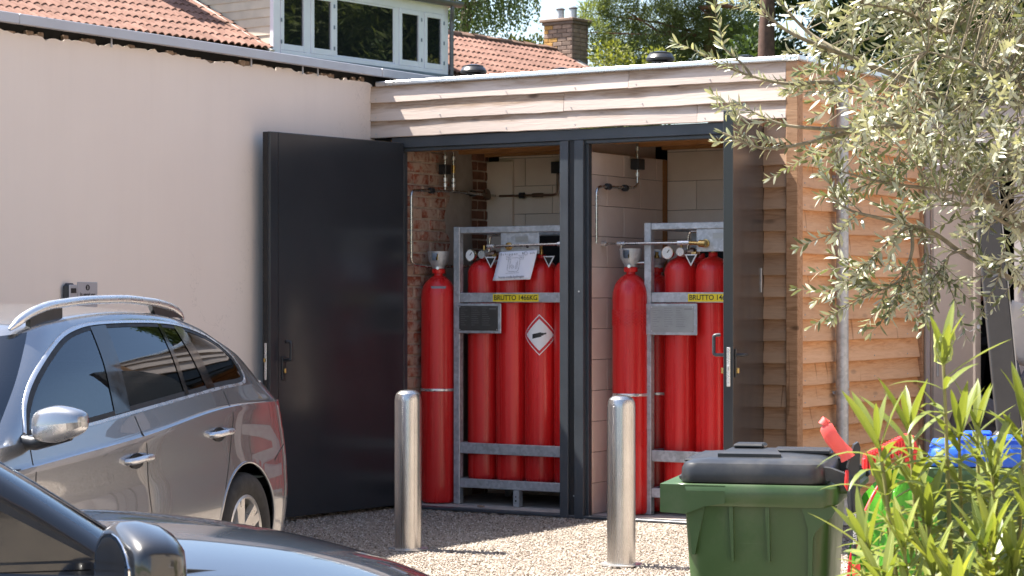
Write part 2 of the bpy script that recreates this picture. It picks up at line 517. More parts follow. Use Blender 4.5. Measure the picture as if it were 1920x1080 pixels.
# ------------------------------------------------------------------ rendered annexe at the left
WX = -1.75
ann = empty('rendered_annexe', (WX, -4, 0), 0, 'long plain beige rendered wall with crumbled top edge under a grey trim', 'building')
def rel(p): return (p[0]-WX, p[1]+4, p[2])
b = MB()
ys = np.arange(-10.0, 0.0001, 0.03)
top = []
h = 0
for i, y in enumerate(ys):
    n = 0.008*math.sin(y*4.1)+0.006*math.sin(y*17.3+1)+0.004*math.sin(y*47)+random.uniform(-.007, .007)+(-.012 if random.random() < .08 else 0)
    z = 3.205 + n
    if -0.33 < y < -0.12: z = 3.20
    top.append(z)
top[-1] = 3.15; top[-2] = 3.185
V = []; F = []
n = len(ys)
for i, y in enumerate(ys):
    V += [(0, y+4, -0.05), (0, y+4, top[i]), (-0.022, y+4, top[i]), (-0.022, y+4, -0.05)]
for i in range(n-1):
    for k in range(4):
        F.append((i*4+k, i*4+(k+1) % 4, (i+1)*4+(k+1) % 4, (i+1)*4+k))
F += [(0, 1, 2, 3), tuple((n-1)*4+k for k in (3, 2, 1, 0))]
b.add(V, F)
b.build('render_coat', MT['render'], ann, angle=50)
b = MB().box(-0.3, -0.024, -6.2, 3.995, -0.05, 3.19)
b.build('masonry_core', MT['mortar_crumb'], ann)
# crumbling mortar lumps along the top edge
for y in np.arange(-2.2, 3.9, 0.055):
    if random.random() < 0.3: continue
    s = random.uniform(.014, .035)
    b = MB().box(-0.05, -0.004-random.uniform(0, .012), y+4-4, y+s*2.2, 3.17, 3.205+random.uniform(-.01, .034), 0.006)
    b.build('mortar_lump', MT['mortar_crumb'], ann)
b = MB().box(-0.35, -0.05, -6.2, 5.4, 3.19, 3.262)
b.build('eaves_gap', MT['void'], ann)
b = MB().box(-8.0, -0.06, -6.2, 7.6, 3.264, 3.285)
b.build('flat_roof', MT['void'], ann)
b = MB().box(-8.0, -0.32, -6.2, 7.6, -0.05, 3.19)
b.build('body', MT['render'], ann)
js = [-10.2, -3.83, -0.02, 2.9]
for i in range(3):
    y0, y1 = js[i]+4+0.0025, js[i+1]+4-0.0025
    b = MB().box(0.05, 0.085, y0, y1, 3.243, 3.308, 0.004)
    b.box(-0.06, 0.049, y0, y1, 3.290, 3.306)
    b.build('roof_trim', MT['alu'], ann)
for y in (-5.4, -2.95, -1.52, -0.93, -0.75):
    b = MB().box(0.02, 0.026, y+4, y+4.012, 3.19, 3.25)
    b.build('trim_bracket', MT['alu'], ann)

# key box and notice on the wall
kb = empty('key_safe', (WX, -3.335, 1.50), 0, 'small black key safe box with grey cover on the beige wall above the silver car', 'key safe')
MB().box(0.001, 0.045, -0.05, 0.05, 0, 0.165, 0.02).build('box_body', MT['black_plastic'], kb)
MB().box(0.045, 0.055, -0.03, 0.042, 0.008, 0.155, 0.012).build('cover', MT['alu'], kb)
MB().box(0.054, 0.058, -0.018, 0.03, 0.102, 0.133, 0.008).build('dial_window', MT['black_plastic'], kb)
sg = empty('wall_notice', (WX, -3.15, 1.49), 0, 'square grey metal notice plate beside the key safe on the beige wall', 'sign')
MB().box(0.002, 0.008, -0.092, 0.092, 0, 0.183, 0.002).build('plate', MT['alu'], sg)
MB().lathe([(0.019, 0), (0.019, 0.001)], 20, M=Matrix.Translation((0.0085, 0, 0.148)) @ Matrix.Rotation(R(90), 4, 'Y')).build('icon', MT['black'], sg)
MB().box(0.0096, 0.0102, -0.0035, 0.0035, 0.136, 0.160).build('icon_key', MT['alu'], sg)
MB().lathe([(0.012, 0), (0.012, 0.012), (0.006, 0.016)], 14, M=Matrix.Translation((0.008, -0.09, 0.075)) @ Matrix.Rotation(R(90), 4, 'Y')).build('knob', MT['black'], sg)
text('In geval van', 0.03, MT['black'], sg, (0.0088, 0, 0.104), (R(90), 0, R(90)), bold=0.0006)
text('nood bel', 0.03, MT['black'], sg, (0.0088, 0, 0.068), (R(90), 0, R(90)), bold=0.0006)

# ------------------------------------------------------------------ timber gas store
shed = empty('gas_store_shed', (0, 0, 0), 0, 'flat roofed timber clad store with two open anthracite doors and red gas cylinders inside', 'shed')
def plank(L, mt, h=0.175, t0=0.008, t1=0.024, wav=0.0018, seed=0, name='plank'):
    r = random.Random(seed)
    n = max(2, int(L/0.12)+1)
    V = []; F = []
    ph = r.uniform(0, 6)
    cup = r.uniform(-.002, .002)
    for i in range(n+1):
        x = L*i/n
        j = wav*(math.sin(x*5+ph)+r.uniform(-1, 1))
        jj = wav*1.2*math.sin(x*2.2+ph*2)
        V += [(x, 0, h), (x, -t0, h), (x, -(t0+t1)/2+cup, h*0.5), (x, -t1+jj, 0.004+j), (x, -t1+0.004+jj, j), (x, 0, j)]
    for i in range(n):
        for k in range(6):
            F.append((i*6+k, i*6+(k+1) % 6, (i+1)*6+(k+1) % 6, (i+1)*6+k))
    F += [tuple(range(6))[::-1], tuple(n*6+k for k in range(6))]
    return MB().add(V, F).mesh(name, mt, 30)
# fascia
for i, z in enumerate((2.782, 2.905, 3.045)):
    jx = (1.02, -0.05, 0.48)[i]
    for (xa, xb, sd) in ((-1.755, jx-.0015, 10+i), (jx+.0015, 1.69, 20+i)):
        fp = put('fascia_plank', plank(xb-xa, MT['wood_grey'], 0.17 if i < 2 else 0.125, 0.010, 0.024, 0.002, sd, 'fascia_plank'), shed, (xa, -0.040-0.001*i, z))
        nb = MB()
        for q in np.arange(.06, xb-xa, .58): nb.tube([(q, -.0215, .028), (q, -.0262, .028)], .004, 7)
        nb.build('nail_heads', MT['galv'], fp)['kind'] = 'stuff'
MB().box(-1.75, 1.70, -0.038, -0.004, 2.786, 3.165).build('fascia_backing', MT['wood_strip'], shed)
# coping (front and side) and roof deck
MB().box(-1.70, 1.795, -0.072, 0.06, 3.168, 3.205, 0.008).build('coping', MT['coping'], shed)
MB().box(1.735, 1.795, 0.062, 2.2, 3.168, 3.205, 0.008).build('coping', MT['coping'], shed)
MB().box(-1.74, 1.733, 0.062, 2.2, 3.10, 3.16).build('roof_deck', MT['void'], shed)
MB().box(-1.74, 1.70, 0.0, 2.2, 2.735, 2.765).build('ceiling', MT['wood_ceiling'], shed)
for y in (0.35, 0.75, 1.12):
    MB().box(-1.49, -0.06, y, y+0.06, 2.695, 2.733, 0.003).build('ceiling_joist', MT['wood_ceiling'], shed)
    MB().box(0.105, 1.46, y, y+0.06, 2.695, 2.733, 0.003).build('ceiling_joist', MT['wood_ceiling'], shed)
# posts and front strip
MB().box(1.692, 1.779, -0.062, 0.022, 0.02, 3.166, 0.004).build('corner_post', MT['wood_strip'], shed)
MB().box(1.487, 1.513, -0.058, 0.0, 0.02, 2.78, 0.003).build('edge_batten', MT['wood_strip'], shed)
MB().box(1.50, 1.735, -0.02, 0.0, 0.02, 2.785).build('strip_backing', MT['void'], shed)
k = 0
z = 2.618
while z > 0.0:
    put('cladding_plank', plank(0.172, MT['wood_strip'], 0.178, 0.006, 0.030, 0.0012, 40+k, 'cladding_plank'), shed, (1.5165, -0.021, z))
    z -= 0.1487; k += 1
# right side wall
MB().box(1.71, 1.738, 0.021, 2.18, 0.02, 3.166).build('side_backing', MT['void'], shed)
z = 3.062; k = 0
while z > 0.0:
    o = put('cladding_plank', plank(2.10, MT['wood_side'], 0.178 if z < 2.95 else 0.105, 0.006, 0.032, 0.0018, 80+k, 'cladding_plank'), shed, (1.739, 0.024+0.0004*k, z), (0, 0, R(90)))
    nb = MB()
    for q in (.05, .62, 1.24, 1.86): nb.tube([(q, -.027, .032), (q, -.0325, .032)], .004, 7)
    nb.build('nail_heads', MT['galv'], o)['kind'] = 'stuff'
    z -= 0.1487; k += 1
MB().box(1.70, 1.79, 2.13, 2.18, 0.02, 3.166, 0.004).build('corner_post', MT['wood_strip'], shed)
# downpipe
b = MB().tube([(1.83, 0.56, 0.0), (1.83, 0.56, 2.95)], 0.042, 20)
b.tube([(1.83, 0.56, 2.60), (1.83, 0.56, 2.66)], 0.047, 20)
b.tube([(1.83, 0.56, 0.95), (1.83, 0.56, 1.0)], 0.0465, 20)
b.tube(arc_path([(1.83, 0.56, 2.90), (1.83, 0.56, 3.02), (1.76, 0.56, 3.09)], 0.06), 0.042, 20)
dp = b.build('downpipe', MT['galv'], shed)
for z in (0.9, 2.4):
    MB().tube([(1.83, 0.56, z), (1.83, 0.56, z+0.03)], 0.049, 20).box(1.742, 1.80, 0.553, 0.567, z+.005, z+.025).build('pipe_bracket', MT['galv'], dp)

# door frame
F1 = MT['frame']
b = MB()
b.box(-1.745, -1.49, -0.035, 0.06, 2.695, 2.778, 0.003)
fr = MB().box(-1.57, 1.485, -0.036, 0.05, 2.70, 2.779, 0.003)
fr.box(-1.57, 1.485, -0.012, 0.055, 2.674, 2.699, 0.002)
fr.build('frame_head', F1, shed)
for x0, x1 in ((-1.568, -1.505), (1.445, 1.484), (-0.098, -0.028), (0.022, 0.098)):
    j = MB().box(x0, x1, -0.037, 0.052, 0.0, 2.699, 0.003)
    inward = 1 if x0 in (-1.568, 0.022) else -1
    xi = x1 if inward > 0 else x0
    j.box(min(xi, xi+inward*0.02), max(xi, xi+inward*0.02), 0.004, 0.052, 0.0, 2.673, 0.002)
    j.build('door_jamb', F1, shed)
MB().box(-0.027, 0.021, -0.022, 0.05, 0.0, 2.70).build('mullion_gap_strip', MT['rubber'], shed)
MB().tube([(0.062, -0.0375, 1.62), (0.062, -0.039, 1.62)], 0.006, 10).build('frame_screw', MT['galv'], shed)
MB().tube([(0.012, -0.0225, 0.16), (0.012, -0.024, 0.16)], 0.006, 10).build('frame_screw', MT['galv'], shed)
MB().box(-1.565, 1.48, -0.034, 0.052, 0.004, 0.022, 0.003).build('threshold', F1, shed)
MB().box(-1.60, 1.49, 0.054, 1.4, -0.04, 0.024).build('floor_slab', MT['concrete'], shed)
# roof vents
for x, y, s in ((-1.035, 0.27, 1.0), (-0.43, 0.55, 0.78), (0.555, 0.27, 1.03), (1.11, 0.50, 0.78)):
    b = MB().lathe([(0.062, -0.09), (0.062, 0.055), (0.05, 0.06), (0.05, 0.07), (0.088, 0.058), (0.098, 0.062), (0.10, 0.078), (0.082, 0.105), (0.075, 0.108), (0.075, 0.118), (0.03, 0.128), (0.0, 0.129)], 28)
    v = b.build('roof_vent', MT['black_plastic'], shed, (x, y, 3.20 + (0.0 if s > .9 else -.005)), angle=40)
    v.scale = (s, s, s)

# ---- inside: bricks, plaster, blocks
bw_ = empty('brick_wall', parent=shed)
MB().box(-1.60, -1.512, 0.056, 1.225, 0.0, 2.733).build('mortar_bed', MT['mortar'], bw_)
def brick_mesh(L, Hh, D, seed, mt):
    r = random.Random(seed)
    b = MB().box(0, D, 0, L, 0, Hh, 0.006)
    b.v = [(x+r.uniform(-.002, .002), y+r.uniform(-.003, .003), z+r.uniform(-.003, .003)) for x, y, z in b.v]
    return b.mesh('brick', mt, 30)
vr = [brick_mesh(0.205, 0.073, 0.03, s, MT['brick_red']) for s in range(5)]
hr = [brick_mesh(0.098, 0.073, 0.03, s+9, MT['brick_red']) for s in range(3)]
vb = [brick_mesh(0.20, 0.066, 0.03, s+20, MT['brick_brown']) for s in range(3)]
hb = [brick_mesh(0.095, 0.066, 0.03, s+30, MT['brick_brown']) for s in range(2)]
z = 0.03; row = 0
while z < 2.70:
    y = 0.06 + (0 if row % 2 else -0.0)
    first = True
    while y < 0.66:
        if first and row % 2 == 0: L, me = 0.108, random.choice(hr)
        elif y > 0.50: L, me = 0.108, random.choice(hr)
        else: L, me = 0.216, random.choice(vr)
        first = False
        put('brick', me, bw_, (-1.534+random.uniform(-.004, .004), y, z))
        y += L
    z += 0.0862; row += 1
z = 0.03; row = 0
while z < 2.70:
    y = 0.955
    seq = [(0.105, hb), (0.165, vb)] if row % 2 else [(0.208, vb), (0.06, hb)]
    for L, ms in seq:
        o = put('brick', random.choice(ms), bw_, (-1.536+random.uniform(-.003, .003), y, z))
        base = 0.20 if ms is vb else 0.095
        o.scale = (1, (L-0.01)/base, 1)
        y += L
    z += 0.0775; row += 1
b = MB()
ny, nz = 12, 60
G = np.zeros((nz, ny, 3))
for i in range(nz):
    for j in range(ny):
        yy = 0.66+(0.30)*j/(ny-1)
        if j == 0: yy -= 0.05+0.03*math.sin(i*.7)+random.uniform(-.02, .02)
        if j == ny-1: yy += 0.012*math.sin(i*.5)
        G[i, j] = (-1.494 - (0.006 if j in (0, ny-1) else 0)+random.uniform(-.001, .001), yy, 0.03+2.70*i/(nz-1))
b.grid(G).box(-1.53, -1.50, 0.67, 0.955, 0.03, 2.73)
b.build('plaster_patch', MT['plaster'], bw_)
# block walls
def block_wall(name, origin, rz, L, Hh, course=0.2215, BL=0.50, off=0.0, end=None):
    w = empty(name, parent=shed)
    w.location = origin; w.rotation_euler = (0, 0, rz)
    MB().box(0, L, 0.006, 0.10, 0, Hh).build('joint_bed', MT['block_joint'], w)
    z = 0.0; row = 0
    while z < Hh-0.02:
        hh = min(course, Hh-z)
        x = -BL*0.5 if (row+int(off)) % 2 else 0.0
        while x < L-0.01:
            a = max(0, x); c = min(L, x+BL)
            if c-a > 0.02:
                MB().box(a+0.002, c-0.002, 0.0, 0.008, z+0.0022, z+hh-0.0022, 0.0022).build('block', MT['block'], w)
            x += BL
        z += course; row += 1
    return w
block_wall('block_wall', (-1.42, 1.225, 0.024), 0, 1.36, 2.70, off=0)
MB().box(-1.525, -1.27, 1.19, 1.224, 0.024, 2.66, 0.004).build('block_pier', MT['block'], shed)
block_wall('block_wall', (0.098, 1.225, 0.024), 0, 1.38, 2.70, off=1)
block_wall('block_wall', (0.098, 0.056, 0.024), R(90), 1.165, 2.60, off=1)
MB().box(-0.10, -0.0021, 0.056, 1.225, 0.024, 2.733).build('partition_core', MT['block'], shed)
MB().box(0.094, 0.103, 1.15, 1.222, 1.7, 2.62, 0.003).build('foam_joint', MT['wood_ceiling'], shed)
MB().box(1.472, 1.60, 0.056, 1.25, 0.024, 2.733).build('right_inner_wall', MT['block'], shed)
MB().box(-1.70, 1.71, 1.34, 2.15, 0.0, 2.733).build('rear_body', MT['void'], shed)
MB().box(-1.75, -1.60, 0.0, 2.15, 0.0, 3.10).build('left_body', MT['void'], shed)

# ---- doors
def lever(parent, M):
    b = MB().box(-0.021, 0.021, -0.008, 0.0, -0.13, 0.07, 0.004, M=M)
    b.build('back_plate', MT['black_plastic'], parent)
d1 = MB()
L1, T1, H0, H1 = 1.45, 0.072, 0.03, 2.735
d1.box(0.0, L1, 0.0, T1, H0, H1, 0.003)
door1 = d1.build('door', MT['anthracite'], shed, (-1.522, -0.042, 0), (0, 0, R(-95.0)))
# inner face is local +y -> faces the yard
MB().box(L1-0.003, L1+0.003, 0.004, T1-0.022, H0+.02, H1-.002, 0.001).build('edge_seal', MT['rubber'], door1)
MB().box(L1-0.085, L1-0.082, T1, T1+0.002, H0, H1).build('rebate_line', MT['rubber'], door1)
MB().box(L1-0.002, L1+0.005, 0.020, 0.042, 1.0, 1.26, 0.004).build('lock_plate', MT['coping'], door1)
MB().box(L1+0.005, L1+0.018, 0.024, 0.038, 1.125, 1.152, 0.002).build('latch', MT['brass'], door1)
hx = L1-0.135
MB().box(hx-0.02, hx+0.02, T1, T1+0.009, 0.995, 1.165, 0.006).build('back_plate', MT['black_plastic'], door1)
MB().tube(arc_path([(hx, T1+.008, 1.14), (hx, T1+.065, 1.14), (hx-0.005, T1+.07, 1.145), (hx-0.005, T1+.07, 1.262), (hx, T1+.05, 1.267), (hx+.025, T1+.045, 1.267)], 0.02), 0.0115, 10).build('handle', MT['black_plastic'], door1)
MB().box(hx-0.008, hx+0.008, T1+.008, T1+.024, 1.045, 1.08, 0.004).build('lock_cylinder', MT['brass'], door1)

d2 = MB()
L2 = 1.335
d2.box(-L2, 0.0, -0.062, 0.0, H0, H1, 0.003)
door2 = d2.build('door', MT['anthracite'], shed, (1.452, -0.045, 0), (0, 0, R(107.6)))
MB().box(-L2-0.004, -L2+0.002, -0.043, -0.021, 1.02, 1.265, 0.006).build('lock_plate', MT['coping'], door2)
MB().box(-L2-0.010, -L2-0.002, -0.038, -0.026, 1.12, 1.15, 0.003).build('latch', MT['galv'], door2)
for z in (1.045, 1.24):
    MB().tube([(-L2-0.004, -0.032, z), (-L2-0.007, -0.032, z)], 0.005, 10).build('screw', MT['galv'], door2)
hx = -L2+0.075
for s, y0 in ((1, 0.0), (-1, -0.062)):
    MB().box(hx-0.018, hx+0.018, min(y0, y0+s*.009), max(y0, y0+s*.009), 1.075, 1.255, 0.004).build('back_plate', MT['black_plastic'], door2)
    MB().box(hx-0.008, hx+0.008, min(y0+s*.008, y0+s*.026), max(y0+s*.008, y0+s*.026), 1.10, 1.135, 0.003).build('lock_cylinder', MT['brass'], door2)
MB().tube(arc_path([(hx, 0.006, 1.215), (hx, 0.062, 1.215), (hx, 0.072, 1.225), (hx, 0.072, 1.335), (hx, 0.05, 1.34), (hx, 0.03, 1.34)], 0.025), 0.011, 10).build('handle', MT['frame'], door2)
MB().tube(arc_path([(hx, -0.068, 1.215), (hx, -0.115, 1.215), (hx+0.12, -0.118, 1.215)], 0.02), 0.010, 10).build('handle', MT['black_plastic'], door2)
MB().box(-0.16, -0.125, -0.068, -0.062, 1.61, 1.775, 0.004).build('strike_plate', MT['galv'], door2)

# ------------------------------------------------------------------ gas pipes (each run a thing)
def pipe_run(name, label, path, r, mt, rad=0.05, group=None):
    o = MB().tube(arc_path(path, rad), r, 10).build(name, mt)
    return tag(o, label, 'pipe', group)
P1 = pipe_run('gas_pipe', 'thin brown gas pipe bent down the old brick wall in the left compartment',
    [(-1.40, 1.14, 2.385), (-1.435, 0.62, 2.40), (-1.435, 0.03, 2.385), (-1.435, 0.03, 1.83), (-1.42, 0.20, 1.815), (-1.30, 0.46, 1.815), (-1.10, 0.40, 1.815)], 0.0105, MT['pipe'])
for y in (0.30, 0.87):
    MB().tube([(-1.437, y-.02, 2.393), (-1.437, y+.02, 2.394)], 0.024, 10).box(-1.50, -1.43, y-.008, y+.008, 2.385, 2.402).build('pipe_clamp', MT['black_plastic'], P1)
MB().lathe([(0.012, 0), (0.045, .004), (.045, .02), (.012, .024)], 16, M=Matrix.Translation((-1.41, 1.02, 2.39)) @ Matrix.Rotation(R(80), 4, 'Y')).build('hand_wheel', MT['copperpipe'], P1)
for i, y in enumerate((0.485, 0.60)):
    q = pipe_run('valve_pipe', ('slim vertical valve pipe carrying a black box on the brick wall' if i == 0 else 'slim vertical valve pipe with brass fitting on the brick wall'),
        [(-1.435, y, 2.40), (-1.435, y, 2.74)], 0.0085, MT['pipe'])
    for z in (2.43, 2.47, 2.64):
        MB().tube([(-1.435, y, z), (-1.435, y, z+.028)], 0.0165, 8).build('union_nut', MT['coping'], q)
    if i == 0: MB().box(-1.47, -1.40, y-.045, y+.03, 2.525, 2.60, 0.005).build('pressure_box', MT['black_plastic'], q)
    else: MB().tube([(-1.435, y, 2.54), (-1.435, y, 2.60)], 0.017, 8).build('brass_valve', MT['brass'], q)
P2 = pipe_run('gas_pipe', 'dark horizontal gas pipe along the rear block wall of the left compartment', [(-1.38, 1.175, 2.385), (-0.88, 1.175, 2.382), (-0.85, 1.175, 2.39), (-0.85, 1.19, 2.60)], 0.009, MT['copperpipe'])
for x in (-1.17,): MB().tube([(x-.02, 1.175, 2.384), (x+.02, 1.175, 2.384)], 0.024, 10).build('pipe_clamp', MT['black_plastic'], P2)
MB().tube([(-1.07, 1.175, 2.383), (-0.98, 1.175, 2.383)], 0.017, 10).build('union_nut', MT['copperpipe'], P2)
o = MB().box(-0.90, -0.78, 1.165, 1.224, 2.55, 2.64, 0.004).build('junction_box', MT['black_plastic']); tag(o, 'square black junction box on the rear block wall', 'box')
P3 = pipe_run('gas_pipe', 'bent gas pipe on the pinkish block wall in the right compartment',
    [(0.155, 0.055, 1.965), (0.155, 0.055, 2.37), (0.155, 0.60, 2.385), (0.155, 0.657, 2.40), (0.155, 0.657, 2.735)], 0.0105, MT['pipe'], 0.06)
for y in (0.22, 0.47):
    MB().tube([(0.155, y-.02, 2.376), (0.155, y+.02, 2.376)], 0.024, 10).box(0.10, 0.155, y-.008, y+.008, 2.37, 2.385).build('pipe_clamp', MT['black_plastic'], P3)
for z in (2.47, 2.56, 2.66): MB().tube([(0.155, 0.657, z), (0.155, 0.657, z+.03)], 0.016, 8).build('union_nut', MT['coping'], P3)
MB().box(0.12, 0.19, 0.61, 0.71, 2.52, 2.60, 0.005).build('pressure_box', MT['black_plastic'], P3)
P4 = pipe_run('manifold_pipe', 'straight steel manifold pipe crossing the front of the left cylinder rack', [(-0.886, 0.235, 1.958), (-0.211, 0.235, 1.970), (-0.211, 0.235, 2.30)], 0.010, MT['pipe'], 0.012)
MB().tube([(-0.276, 0.235, 1.969), (-0.196, 0.235, 1.970)], 0.017, 8).build('union_nut', MT['coping'], P4)
MB().tube([(-0.886, 0.235, 1.958), (-0.831, 0.235, 1.959)], 0.017, 8).build('union_nut', MT['coping'], P4)
P5 = pipe_run('manifold_pipe', 'straight steel manifold pipe reaching from the mullion to the right cylinder rack', [(0.039, 0.220, 1.965), (0.814, 0.220, 1.962)], 0.010, MT['pipe'])
for x, l in ((0.100, .04), (0.234, .06), (0.724, .09)): MB().tube([(x, .22, 1.964), (x+l, .22, 1.964)], 0.017, 8).build('union_nut', MT['coping'], P5)
MB().tube([(0.814, 0.220, 1.962), (0.899, 0.220, 1.957)], 0.014, 8).build('brass_union', MT['brass'], P5)
MB().tube([(0.894, 0.220, 1.957), (0.944, 0.220, 1.955)], 0.026, 10).build('brass_coupling', MT['brass'], P5)
MB().tube(arc_path([(0.264, 0.220, 1.96), (0.264, 0.230, 1.85), (0.314, 0.250, 1.825), (0.434, 0.260, 1.825)], 0.04), 0.0125, 10).build('pipe_branch', MT['pipe'], P5)

# ------------------------------------------------------------------ cylinder racks
def rack(x0, x1, label, plate_mat, name='cylinder_rack', y0=0.25, plate=0.36):
    rk = empty(name, (x0, y0, 0.026), 0, label, 'rack', 'galvanised cylinder racks')
    w = x1-x0; d = 0.78
    G_ = MT['galv']
    for xx in (0, w-0.055):
        for yy in (0, d-0.055):
            MB().box(xx, xx+0.055, yy, yy+0.055, 0, 2.085, 0.004).build('post', G_, rk)
    for (za, zb, nm) in ((2.035, 2.082, 'top_rail'), (1.515, 1.588, 'rail'), (0.382, 0.462, 'rail'), (0.125, 0.192, 'base_rail')):
        MB().box(0.056, w-0.056, 0.003, 0.045, za, zb, 0.004).build(nm, G_, rk)
        MB().box(0.056, w-0.056, d-.045, d-.003, za, zb, 0.004).build(nm, G_, rk)
        for xx in (0.004, w-0.049):
            MB().box(xx, xx+0.045, 0.056, d-0.056, za, zb, 0.004).build(nm, G_, rk)
    MB().box(0.05, w-.05, 0.046, d-.046, 0.150, 0.176).build('base_plate', G_, rk)
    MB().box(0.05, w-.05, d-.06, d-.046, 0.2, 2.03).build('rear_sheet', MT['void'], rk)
    for xx in (w*.5, ):
        f = MB().box(xx-.003, xx+.05, 0.006, 0.06, 0.0, 0.124, 0.003).build('foot', G_, rk)
        for z in (.045, .075): MB().tube([(xx+.022, .0062, z), (xx+.022, .004, z)], 0.007 if z < .06 else .005, 10).build('bolt_hole', MT['void'], f)
    # hanging connection plate
    sx = 0.415
    MB().box(sx, sx+0.335, 0.012, 0.018, 1.875, 2.034, 0.001).build('connection_plate', G_, rk)
    MB().lathe([(0.03, 0), (0.03, .01), (.02, .012), (.02, .03), (0, .03)], 14, M=Matrix.Translation((sx+.075, .012, 1.932)) @ Matrix.Rotation(R(90), 4, 'X')).build('plate_coupling', MT['brass'], rk)
    MB().lathe([(0.012, 0), (0.012, .004)], 10, M=Matrix.Translation((sx+.235, .012, 1.93)) @ Matrix.Rotation(R(90), 4, 'X')).build('plate_hole', MT['void'], rk)
    MB().box(sx+.13, sx+.24, 0.009, 0.0115, 1.965, 2.005).build('plate_stamp', MT['plate_grey'], rk)
    # data plate
    p = MB().box(0.02, 0.02+plate+.05, -0.010, -0.002, 1.285, 1.508, 0.004).build('plate_holder', G_, rk)
    MB().box(0.06, 0.045+plate, -0.0135, -0.0105, 1.305, 1.49, 0.001).build('data_plate', plate_mat, p)
    r = random.Random(3)
    tx = MB()
    for q in range(9):
        z = 1.475-.016*q
        for c in range(3):
            a = 0.075+0.095*c; tx.box(a, a+r.uniform(.03, .08), -0.0142, -0.0137, z-.002, z+.002)
    tx.box(0.33, 0.39, -0.0142, -0.0137, 1.463, 1.475)
    tx.build('plate_print', MT['faintprint'] if plate_mat is MT['plate_dark'] else MT['softprint'], p)
    for xx in (.068, .037+plate):
        for zz in (1.312, 1.483): MB().tube([(xx, -.0135, zz), (xx, -.0155, zz)], .004, 8).build('rivet', MT['coping'], p)
    # sticker
    s = MB().box(0.352, 0.752, 0.0008, 0.0026, 1.522, 1.577).build('weight_sticker', MT['yellow'], rk)
    text('BRUTTO 1466KG', 0.052, MT['black'], s, (0.552, 0.0004, 1.5495), (R(90), 0, 0), sx=0.97, bold=0.0009)
    return rk
rack1 = rack(-1.203, -0.145, 'galvanised steel cylinder rack with dark data plate in the left compartment', MT['plate_dark'])
rack2 = rack(0.434, 1.384, 'galvanised steel cylinder rack with grey data plate in the right compartment', MT['plate_grey'])

# cylinders
def cyl_mesh(r, z1, zn, name='shell'):
    pr = [(r*.55, 0.0), (r*.86, 0.004), (r*.97, 0.018), (r, 0.045)]
    for z in np.linspace(0.15, z1, 6): pr.append((r, z))
    hd = zn-z1
    for k in range(1, 9):
        a = math.pi/2*k/9
        pr.append((max(0.034, r*math.cos(a)), z1+hd*0.93*math.sin(a)))
    pr += [(0.032, zn), (0.032, zn+0.02), (0.0, zn+.02)]
    return MB().lathe(pr, 36).mesh(name, MT['red'], 40)
bun = cyl_mesh(0.1245, 1.56, 1.675)
def bundle_cyl(x, y, z, label, group, valve=True):
    c = empty('gas_cylinder', (x, y, z), 0, label, 'gas cylinder', group)
    put('shell', bun, c)
    if valve:
        MB().tube([(0, 0, 1.69), (0, 0, 1.73)], 0.016, 10).tube([(0, 0, 1.73), (0, 0, 1.77)], 0.011, 8).build('valve', MT['brass'], c)
    return c
CB = 0.176+0.026
lab1 = ['red gas cylinder at the left end of the left rack behind the dark data plate', 'red gas cylinder partly covered by the hanging paper in the left rack',
        'red gas cylinder wearing a white and red diamond hazard label', 'red gas cylinder beside the mullion at the right end of the left rack']
C1 = []
for i in range(4):
    C1.append(bundle_cyl(-1.046+0.2535*i, 0.25+0.185, CB, lab1[i], 'cylinders in the left rack'))
lab2 = ['red gas cylinder at the left end of the right rack behind the grey data plate', 'red gas cylinder beside the open right door in the right rack', 'red gas cylinder hidden mostly behind the edge of the right door']
C2 = []
for i in range(3):
    C2.append(bundle_cyl(0.638+0.2535*i, 0.25+0.185, CB, lab2[i], 'cylinders in the right rack'))
for (xs, n, w) in ((-1.046, 4, 'left'), (0.638, 3, 'right')):
    for i in range(n):
        if i in (0, 1):
            c = bundle_cyl(xs+0.2535*i+.02, 0.25+0.445, CB, 'red gas cylinder shaded in the %s rack rear row, %s' % (w, ['left end', 'second from left'][i]), 'rear row cylinders', False)
# gauges and valves of the first cylinder in each rack
def gauges(c):
    g = MB().lathe([(0.0, 0), (0.043, 0), (0.045, .006), (.045, .03), (0, .03)], 24, M=Matrix.Translation((-0.06, -0.075, 1.695)) @ Matrix.Rotation(R(90), 4, 'X') @ Matrix.Translation((0, 0, 0))).build('pressure_gauge', MT['chrome'], c)
    MB().lathe([(0.0, 0), (0.038, 0), (0.038, .001), (0, .001)], 24, M=Matrix.Translation((-0.06, -0.1055, 1.695)) @ Matrix.Rotation(R(90), 4, 'X')).build('gauge_dial', MT['white'], g)
    MB().box(-0.063, -0.057, -0.1085, -0.1075, 1.695, 1.723, M=Matrix.Translation((-.06, 0, 1.695)) @ Matrix.Rotation(R(40), 4, 'Y') @ Matrix.Translation((.06, 0, -1.695))).build('gauge_needle', MT['black'], g)
    MB().lathe([(0.0, 0), (0.034, 0), (0.036, .006), (.030, .05), (0, .05)], 20, M=Matrix.Translation((0.045, -0.06, 1.70)) @ Matrix.Rotation(R(90), 4, 'X')).build('end_cap', MT['coping'], c)
    MB().tube([(0.045, -0.05, 1.70), (0.17, -0.03, 1.70)], 0.022, 12).tube([(0.10, -0.045, 1.70), (0.125, -.04, 1.70)], 0.032, 12).build('regulator_body', MT['copperpipe'], c)
    MB().tube([(0.12, -0.05, 1.685), (0.155, -.05, 1.685)], 0.027, 12).build('regulator_nut', MT['brass'], c)
    MB().tube(arc_path([(0.075, -.05, 1.72), (0.085, -.05, 1.83), (0.10, -.05, 1.845), (0.26, -.05, 1.845)], 0.04), 0.009, 8).build('regulator_pipe', MT['pipe'], c)
gauges(C1[0]); gauges(C2[0])
